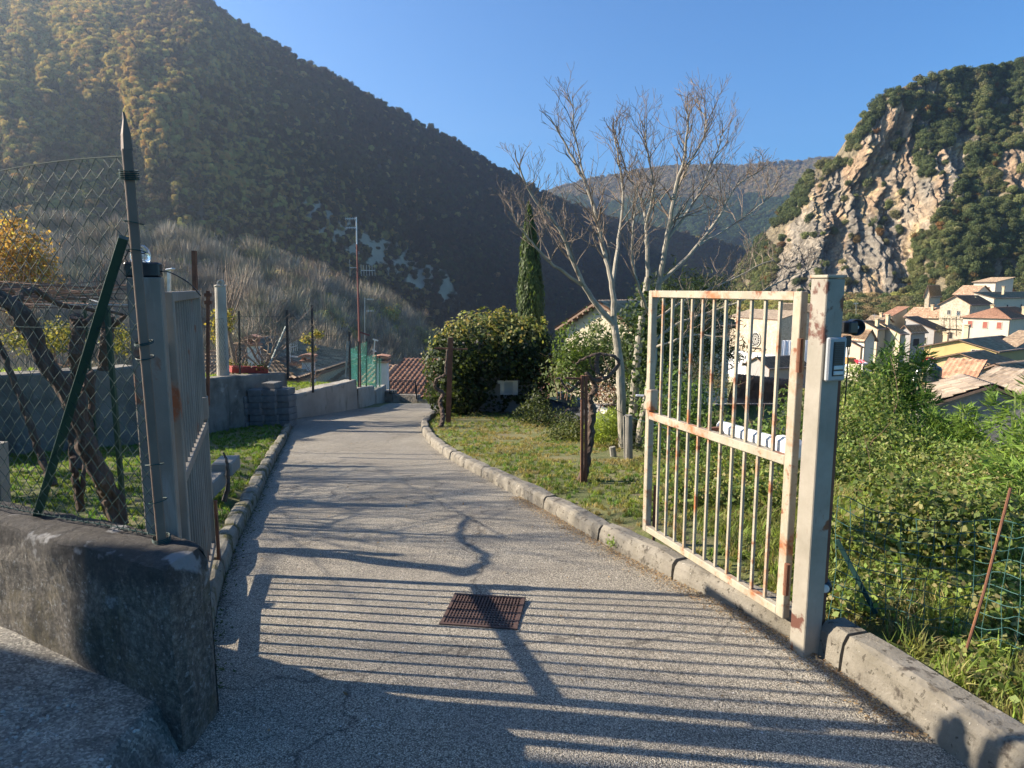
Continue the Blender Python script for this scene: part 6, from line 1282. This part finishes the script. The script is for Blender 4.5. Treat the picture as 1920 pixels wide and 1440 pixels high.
# bamboo: canes with long blades
def bamboo(label, base, ells, n, cols, size, ncane=26, group='bamboo clumps on the bank'):
    root = thing('bamboo_clump', label, 'bamboo', tuple(base), group=group); m = n//9
    p, nn = blob_points(ells, m, .55, .3); C_, T_, N_ = [], [], []
    for k in range(9):
        d = unit(rng.standard_normal((m, 3))*[1, 1, .5]+nn*.7+[0, 0, .15]); s_ = rng.uniform(size*.6, size*1.25, (m, 1)); C_.append(p+d*s_*.5+rng.normal(0, .02, (m, 3))); T_.append(d); N_.append(rng.standard_normal((m, 3))*.5+[0, 0, 1])
    C_, T_, N_ = np.concatenate(C_), np.concatenate(T_), np.concatenate(N_); N_ = unit(N_-T_*(N_*T_).sum(1, keepdims=True))
    leafobj('foliage', C_, N_, rng.uniform(size*.7, size*1.25, len(C_)), pal(cols, len(C_)), root, .15, T_, .05)
    mb = MB(); b0 = Vector(base)
    for i in range(ncane):
        e = ells[i % len(ells)]; t = Vector(e[0])+Vector((random.uniform(-.7, .7)*e[1][0], random.uniform(-.7, .7)*e[1][1], e[1][2]*random.uniform(.1, .8))); o = b0+Vector(((t.x-b0.x)*.8, (t.y-b0.y)*.8, 0)); mb.tube([o, o.lerp(t, .5)+Vector((random.gauss(0, .03), random.gauss(0, .03), 0)), t], [.008, .007, .003], 5)
    mb.build('canes', mat('bamboo_cane', [(.3, (.12, .16, .05)), (.7, (.2, .24, .08))], 8, .6) if 'bamboo_cane' not in bpy.data.materials else bpy.data.materials['bamboo_cane'], root); return root
BG = [(0.141, 0.239, 0.0424), (0.198, 0.311, 0.0565), (0.282, 0.396, 0.085), (0.085, 0.141, 0.0311)]
bamboo('tallest bright bamboo clump below the yellow house', P(1690, 900, 8.8), [E(1668, 712, 9.2, .25, .3, .42), E(1650, 775, 9, .35, .35, .4), E(1705, 785, 9, .3, .4, .42), E(1722, 705, 9.2, .12, .2, .4), E(1635, 735, 9.4, .22, .3, .25)], 7000, BG, .13)
bamboo('broad bamboo clump in front of the grey gable house', P(1790, 950, 7.4), [E(1735, 840, 8, .4, .45, .4), E(1785, 870, 7.4, .42, .5, .36), E(1825, 860, 7.4, .12, .25, .42), E(1765, 820, 8, .15, .3, .3), E(1850, 900, 7, .4, .45, .26), E(1808, 790, 7.6, .08, .12, .26)], 8500, BG, .12)
bamboo('bamboo sprays hanging in at the right edge', P(1915, 950, 5.6), [E(1915, 780, 6, .16, .3, .3), E(1925, 860, 5.6, .2, .3, .3), E(1895, 905, 5.2, .18, .3, .2)], 1500, BG, .12, 10)
OL = [(0.124, 0.204, 0.0403), (0.195, 0.27, 0.0564), (0.0889, 0.136, 0.0354), (0.283, 0.338, 0.0968), (0.302, 0.293, 0.113)]
bush('shrub_bank', 'dense olive brown shrub directly right of the gate post', 'bush', P(1640, 940, 6.8), [E(1620, 800, 7.8, .5, .5, .45), E(1640, 860, 7.2, .55, .5, .5), E(1600, 900, 6.4, .35, .4, .4), E(1610, 735, 8.4, .36, .45, .4), E(1660, 930, 6.0, .5, .5, .4), E(1740, 960, 5.4, .45, .45, .35), E(1820, 985, 5.0, .4, .4, .32), E(1700, 880, 7.4, .45, .5, .4), E(1690, 930, 6.6, .5, .45, .35), E(1770, 895, 6.6, .5, .45, .36), E(1850, 905, 6.2, .42, .45, .32), E(1905, 890, 6, .35, .4, .35)], 30000, .044, OL, .6, shell=.45, noise_=.3)
bush('shrub_bank', 'dry brownish shrub at the lower right behind the wire fence', 'bush', P(1830, 1010, 5.6), [E(1800, 930, 6.0, .45, .45, .35), E(1860, 940, 5.6, .4, .4, .32), E(1760, 960, 5.8, .35, .35, .3), E(1900, 990, 5.0, .35, .35, .28), E(1700, 1000, 5.8, .35, .35, .22)], 12000, .045, OL+[(.34, .26, .14), (.14, .2, .05)], .6, shell=.5, noise_=.35)
rb = random.Random(3)
bush('bramble_patch', 'tangle of bramble in half shade behind the near wire fence', 'bramble', EG(1720, 1080, 1, 1, .1)[0], [EG(1585+rb.random()*350, 985+rb.random()*85, rb.uniform(.2, .36), .3, rb.uniform(.14, .3)) for _ in range(18)], 17000, .045, [(.10, .15, .035), (.06, .09, .028), (.2, .27, .055), (.26, .23, .09), (.15, .2, .05)], .6, shell=.8, noise_=.4, stems=0)
bush('trailing_weeds', 'dark trailing weeds just behind the near kerb', 'weeds', P(1640, 1230, 3.1), [E(1590, 1175, 3.3, .08, .12, .06), E(1640, 1210, 3.05, .1, .1, .05), E(1700, 1240, 2.95, .12, .1, .05), E(1610, 1130, 3.4, .07, .08, .07), E(1740, 1290, 2.8, .1, .08, .04)], 900, .03, [(.025, .05, .015), (.04, .07, .02)], .8, shell=.9)
bush('ground_bramble', 'leafy green bramble covering the ground right of the near kerb', 'bramble', EG(1750, 1180, 1, 1, .1)[0], [EG(1590+rb.random()*330, 1075+rb.random()*90+.25*max(0, 0), rb.uniform(.1, .2), .16, rb.uniform(.05, .11)) for _ in range(14)]+[EG(1780+rb.random()*140, 1180+rb.random()*120, rb.uniform(.08, .15), .14, rb.uniform(.04, .08)) for _ in range(7)], 7500, .034, [(.19, .27, .05), (.12, .18, .04), (.26, .32, .08), (.3, .26, .12)], .75, shell=.9, noise_=.4, stems=0)
bush('ground_bramble', 'leafy bramble and dry stalks at the back of the grass behind the gate leaf', 'bramble', EG(1420, 960, 1, 1, .1)[0], [EG(1270+rb.random()*210, 900+rb.random()*55, rb.uniform(.2, .32), .3, rb.uniform(.14, .26)) for _ in range(12)], 7500, .045, [(.18, .25, .055), (.12, .17, .045), (.34, .29, .13), (.24, .3, .07)], .6, shell=.9, noise_=.4, stems=0)
# orange tree and shrubs on the left
bush('autumn_tree', 'small tree with orange autumn leaves behind the chain link fence', 'tree', P(40, 640, 19), [E(10, 470, 19, .9, .9, .9), E(55, 480, 19, .7, .8, .8), E(85, 510, 19, .35, .5, .5), E(35, 530, 19, 1.0, .8, .5), E(-40, 480, 19, .8, .8, .8), E(20, 425, 19, .4, .4, .3)], 4200, .12, [(.42, .24, .09), (.5, .31, .1), (.34, .2, .09), (.45, .38, .1)], .6, shell=.8, noise_=.4, stems=14)
bush('yellow_shrub', 'yellow leaved shrub beneath the pergola on the terrace', 'bush', P(110, 680, 13), [E(90, 635, 13, .5, .5, .35), E(125, 630, 13.4, .4, .4, .35), E(30, 640, 14, .5, .5, .3), E(220, 635, 12, .3, .3, .35)], 2000, .07, [(.2, .2, .06), (.26, .22, .07), (.1, .12, .04)], .6, shell=.8)
bush('persimmon_sapling', 'young tree with yellow leaves behind the concrete pole', 'tree', P(438, 690, 14.5), [E(405, 610, 14.2, .16, .2, .4), E(428, 600, 14.4, .14, .2, .3), E(432, 680, 14, .1, .1, .12)], 420, .08, [(.35, .3, .07), (.3, .22, .06), (.2, .22, .05)], .7, shell=.9, stems=5)
bush('little_yellow_tree', 'small sparse yellow leaved tree inside the far mesh fence', 'tree', P(590, 718, 16.2), [E(575, 635, 16.2, .16, .2, .16), E(595, 628, 16.2, .14, .2, .14), E(585, 655, 16.2, .12, .15, .1)], 260, .09, [(.4, .3, .09), (.2, .24, .07), (.3, .26, .08)], .6, shell=.9, stems=4)
t = thing('bare_sapling', 'spiky bare sapling with long upright shoots behind the concrete pole', 'tree', tuple(P(430, 640, 14.6))); mb = MB()
for i in range(22): a = P(415+random.uniform(0, 18), 600+random.uniform(-20, 30), 14.6); b = P(420+random.uniform(-5, 60), random.uniform(455, 520), 14.6+random.gauss(0, .3)); mb.tube([a, a.lerp(b, .5)+Vector((random.gauss(0, .06), 0, 0)), b], [.012, .008, .003], 4)
mb.tube([P(445, 700, 14.6), P(432, 640, 14.6), P(424, 600, 14.6)], [.07, .05, .03], 8); mb.build('branches', M_TWIG, t)
t = thing('bare_shrub', 'bare grey twiggy shrub against the tall white chimney', 'bush', tuple(P(492, 700, 14.8))); mb = MB()
for i in range(9): grow(mb, P(492+random.uniform(-10, 10), 695, 14.8), Vector((random.gauss(0, .5), random.gauss(0, .3), 1)).normalized(), .02, .7, 3, .55, .1, (2, 3))
mb.build('branches', M_TWIG, t)
n = 500; pp = np.stack([rng.uniform(-7.0, -5.3, n), np.zeros(n), np.zeros(n)], 1); 
t = thing('flower_box', 'long red planter box on top of the wall beside the concrete pole', 'planter', tuple(P(465, 695, 14.4))); mb = MB(); a, b = P(432, 692, 13.9), P(500, 694, 14.4); mb.bar(a, b, .2, .14, bev=.01); mb.build('trough', mat('red_plastic', [(.3, (.28, .03, .02)), (.7, (.36, .05, .03))], 5, .6), t)
p = np.array([P(random.uniform(432, 502), 686, 14.15) for _ in range(260)])+rng.normal(0, .05, (260, 3)); leafobj('foliage', p, rng.standard_normal(p.shape), rng.uniform(.03, .07, 260), pal([(.05, .07, .025), (.12, .12, .05)], 260), t, .4)
# ---- trained vines on the right lawn
ps = thing('vine_post', 'rusty T shaped vine post beside the ivy covered shed', 'post', tuple(G(838, 800))); Yp = G(838, 800).y; mb = MB(); mb.bar(P(840, 806, Yp-.15), P(845, 633, Yp-.15), .10, .05); mb.build('stake', M_RUST, ps); mb = MB(); mb.bar(P(814, 653, Yp-.15), P(877, 655, Yp-.15), .035, .03); mb.build('crossbar', M_RUST, ps)
vine('twisting vine climbing the rusty T shaped post', [(839, 655, 13.0), (836, 690, 13.0), (834, 703, 13.0), (818, 712, 13.0), (817, 728, 13.1), (832, 738, 13.1), (825, 752, 13.1), (830, 775, 13.0), (829, 792, 12.9), (821, 812, 12.8)], .02, .05, m=M_BARK)
Yq = G(1095, 922).y; ps = thing('vine_post', 'double rusty channel vine post in the middle of the lawn', 'post', tuple(G(1095, 922)))
for px in (1091, 1098): mb = MB(); mb.bar(P(px, 926, Yq), P(px+1, 704, Yq), .026, .05); mb.build('stake', M_RUST, ps)
mb = MB(); mb.bar(P(1060, 709, Yq), P(1105, 711, Yq), .018); mb.bar(P(1105, 711, Yq), P(1138, 707, Yq), .014); mb.build('crossbar', M_RUST, ps)
vine('dark vine trunk behind the double post with canes looping above it', [(1098, 700, Yq+.1), (1110, 712, Yq+.1), (1116, 730, Yq+.1), (1106, 745, Yq+.12), (1112, 775, Yq+.12), (1112, 765, Yq+.15), (1106, 820, Yq+.15), (1098, 870, Yq+.1), (1090, 905, Yq+.08), (1082, 925, Yq)], .018, .05,
     [([(1100, 700, Yq), (1120, 715, Yq), (1150, 698, Yq), (1160, 680, Yq), (1150, 668, Yq), (1120, 664, Yq), (1095, 672, Yq), (1080, 682, Yq)], .022, .010), ([(1120, 700, Yq), (1118, 680, Yq), (1124, 664, Yq)], .024, .018), ([(1098, 706, Yq), (1080, 722, Yq), (1068, 734, Yq), (1058, 724, Yq), (1050, 710, Yq), (1042, 710, Yq)], .018, .008), ([(1130, 706, Yq+.05), (1110, 690, Yq), (1105, 668, Yq)], .01, .004), ([(1140, 690, Yq), (1128, 704, Yq), (1108, 690, Yq)], .008, .004)], m=M_BARK)
mb = MB(); mb.tube(wob_path([P(1060, 716, Yq), P(1098, 738, Yq), P(1178, 780, 9.2), P(1240, 800, 5.2), P(1300, 825, 5)], 4), .0035, 4); tag(mb.build('tension_wire', M_WIRE), 'pale green wire running from the double vine post to the gate', 'wire')
mb = MB(); mb.tube([P(1179, 880, 8.2), P(1178, 778, 8.2)], [.05, .045], 8, wob=.1); mb.tube([P(1172, 880, 8.2), P(1170, 780, 8.2)], .012, 6); tag(mb.build('wooden_stake', M_TRAV), 'thick pale wooden stake in front of the bare tree', 'stake')
mb = MB(); mb.tube([P(1152, 868, 8.6), P(1148, 838, 8.6)], [.045, .04], 8, wob=.1); tag(mb.build('tree_stump', M_TRAV), 'short pale stump left of the wooden stake', 'stump')
# ---- wire fence on the right
wf = thing('wire_fence', 'sagging green welded wire fence beyond the near right kerb', 'fence', (1.6, 2.9, 0))
WP = [P(1572, 930, 3.06), P(1720, 965, 2.93), P(1893, 985, 2.72), P(2060, 1010, 2.5), P(2300, 1040, 2.2)]; WB = [Vector((p.x, p.y, float(zr(p.y))+.03)) for p in WP]
mb = MB(); nr, ncol = 11, 46; tp = wob_path(WP, 12); bp_ = wob_path(WB, 12); ARC = [0]
for a, b in zip(tp, tp[1:]): ARC.append(ARC[-1]+(b-a).length)
for r in range(nr+1): mb.tube([t.lerp(b, r/nr)+Vector((0, .02*math.sin(i*.7+r), .008*math.sin(i*.9+r*1.3)-.02*math.sin(i/6)))for i, (t, b) in enumerate(zip(tp, bp_))], .0020, 4)
for c in range(len(tp)*3):
    f = np.interp(c*.055, ARC, range(len(tp))); i = min(int(f), len(tp)-2); u_ = f-i
    if c*.055 > ARC[-1]: break
    t, b = tp[i].lerp(tp[i+1], u_), bp_[i].lerp(bp_[i+1], u_); mb.tube([t.lerp(b, k/4)+Vector((.006*math.sin(c+k), .02*math.sin(i*.7+k*2), -.02*math.sin(i/6)*(1-k/4))) for k in range(5)], .0018, 4)
mb.build('mesh', mat('teal_coated_wire', [(.3, (.04, .10, .09)), (.7, (.06, .14, .12))], 20, .7, bump=0, spec=.2), wf)
mb = MB(); mb.tube([P(1790, 1290, 2.68), P(1845, 1110, 2.68), P(1895, 915, 2.7)], .006, 7); tag(mb.build('steel_rod', M_RUST), 'leaning rusty reinforcing rod holding the wire fence', 'rod')
mb = MB(); mb.bar(P(1569, 1012, 3.1), P(1642, 1150, 3.0), .012, .02); tag(mb.build('fence_brace', M_WIRE), 'blue green diagonal brace beside the right gate post', 'brace')
# ================================================================ GRASS, WEEDS AND LITTER
def grasspts(n, x0, x1, y0, y1, keep):
    X, Y = rng.uniform(x0, x1, n), rng.uniform(y0, y1, n); k = keep(X, Y); X, Y = X[k], Y[k]; return np.stack([X, Y, ground(X, Y)], 1)
GR = [(.12, .26, .05), (0.155, 0.217, 0.0465), (0.217, 0.279, 0.062), (0.109, 0.155, 0.0388), (0.31, 0.31, 0.093), (0.372, 0.31, 0.139)]
def lawnk(X, Y): return (X > XRf(Y)+.17) & (X < lawn_edge(Y)+2.5) & (Y < 18)
a = grasspts(30000, -2, 6, 2.2, 18, lambda X, Y: lawnk(X, Y) & (rng.random(len(X)) < np.clip(1.5-Y/14, .35, 1)))
z = fbm(a[:, 0]*1.2, a[:, 1]*1.2, 0, 3); a = a[z > -.55]; z = z[z > -.55]
sc = rng.uniform(.03, .06, len(a))*(1+.5*sm(a[:, 0]-lawn_edge(a[:, 1]), -1.2, .6)); cc = pal(GR, len(a), .2); k = z < -.1; cc[k] = pal([(.32, .27, .12), (.26, .24, .08), (.38, .31, .16)], int(k.sum()))
scatter('lawn_grass', a, cc, np.stack([sc*1.2, sc*1.2, sc], 1), TUFTS, 'short patchy grass on the lawn right of the kerb', 'grass', .25)
a = grasspts(16000, -9, -1, 2.7, 14.5, lambda X, Y: (X < XLf(Y)-.16) & (X > XW(Y)+.05) & (Y > wallY(X)+.3)); sc = rng.uniform(.03, .06, len(a))
scatter('garden_grass', a, pal(GR[:3], len(a), .2), np.stack([sc*1.3, sc*1.3, sc], 1), TUFTS, 'grass in the garden left of the road', 'grass', .25)
a = grasspts(9000, -14, -4, 6, 22, lambda X, Y: X < XW(Y)-.3); sc = rng.uniform(.05, .1, len(a))
scatter('terrace_grass', a, pal([(.28, .38, .07), (.34, .44, .08), (.2, .28, .05)], len(a), .2), np.stack([sc*1.4, sc*1.4, sc], 1), TUFTS, 'bright grass on the terrace above the wall', 'grass', .25)
a = grasspts(11000, 1.3, 5.5, 1.6, 7.5, lambda X, Y: (X > XRf(Y)+.25) & (X > 1.35) & ((X > 1.7) | (Y > 3.3))); sc = rng.uniform(.05, .13, len(a))
scatter('bank_grass', a, pal([(.22, .31, .06), (.28, .37, .08), (.13, .18, .045), (.34, .3, .13), (.25, .2, .1)], len(a), .25), np.stack([sc, sc, sc*1.0], 1), TALLT, 'longer bright grass on the bank right of the gate', 'grass', .3)
# moss and weeds along the kerb foot and wall foot, dry litter on the road
def litter(n, fx, label, cols, size, name, cat):
    p, nn = [], []
    for i in range(n): x, y = fx(); p.append((x, y, float(zr(y))+.012+random.random()*.006)); nn.append((random.gauss(0, .3), random.gauss(0, .3), 1))
    o = leafobj(name, np.array(p), np.array(nn), rng.uniform(size*.5, size*1.4, n), pal(cols, n), None, .45); tag(o, label, cat, kind='stuff')
def fx1():
    y = random.uniform(2.3, 6); return float(XRf(y))-abs(random.gauss(0, .07))-.01, y
litter(3200, fx1, 'dry leaf crumbs gathered along the right kerb', [(.36, .24, .13), (.26, .16, .09), (.42, .33, .2)], .015, 'leaf_litter', 'leaf litter')
def fx2():
    y = random.uniform(2.3, 12); return random.uniform(float(XLf(y))+.1, float(XRf(y))-.1), y
litter(260, fx2, 'scattered small dry leaves on the road', [(.3, .2, .11), (.2, .13, .07)], .022, 'fallen_leaves', 'leaf litter')
def fx3():
    y = random.uniform(2.6, 15.5); return float(XLf(y))+abs(random.gauss(0, .03)), y
litter(1500, fx3, 'moss and tiny weeds along the foot of the left kerb', [(.05, .07, .02), (.09, .1, .03)], .02, 'moss', 'moss')
mb = []; a = G(1150, 1030); p = np.array([a+Vector((random.gauss(0, .03), random.gauss(0, .03), .03+random.random()*.05)) for _ in range(90)]); t = thing('kerb_weed', 'small green weed growing at the foot of the right kerb', 'weed', tuple(a)); leafobj('foliage', p, rng.standard_normal(p.shape), rng.uniform(.02, .05, 90), pal(YG, 90), t, .25)
# ================================================================ AIR
hz = bpy.data.meshes.new('haze'); X0, X1, Y0, Y1, Z0, Z1 = -1050, 1500, -100, 2900, -75, 640
hz.from_pydata([(x, y, z) for x in (X0, X1) for y in (Y0, Y1) for z in (Z0, Z1)], [], [(0, 1, 3, 2), (4, 6, 7, 5), (0, 4, 5, 1), (2, 3, 7, 6), (0, 2, 6, 4), (1, 5, 7, 3)])
ho = bpy.data.objects.new('haze', hz); C.objects.link(ho); ho['kind'] = 'stuff'; ho['label'] = 'thin bluish valley haze'; ho['category'] = 'haze'
hm = bpy.data.materials.new('haze_air'); hm.use_nodes = True; hn = hm.node_tree.nodes; hn.clear(); out = hn.new('ShaderNodeOutputMaterial'); pv = hn.new('ShaderNodeVolumePrincipled')
pv.inputs['Color'].default_value = (.66, .8, 1, 1); pv.inputs['Density'].default_value = .0002; pv.inputs['Anisotropy'].default_value = .65; hm.node_tree.links.new(pv.outputs[0], out.inputs['Volume']); hz.materials.append(hm)
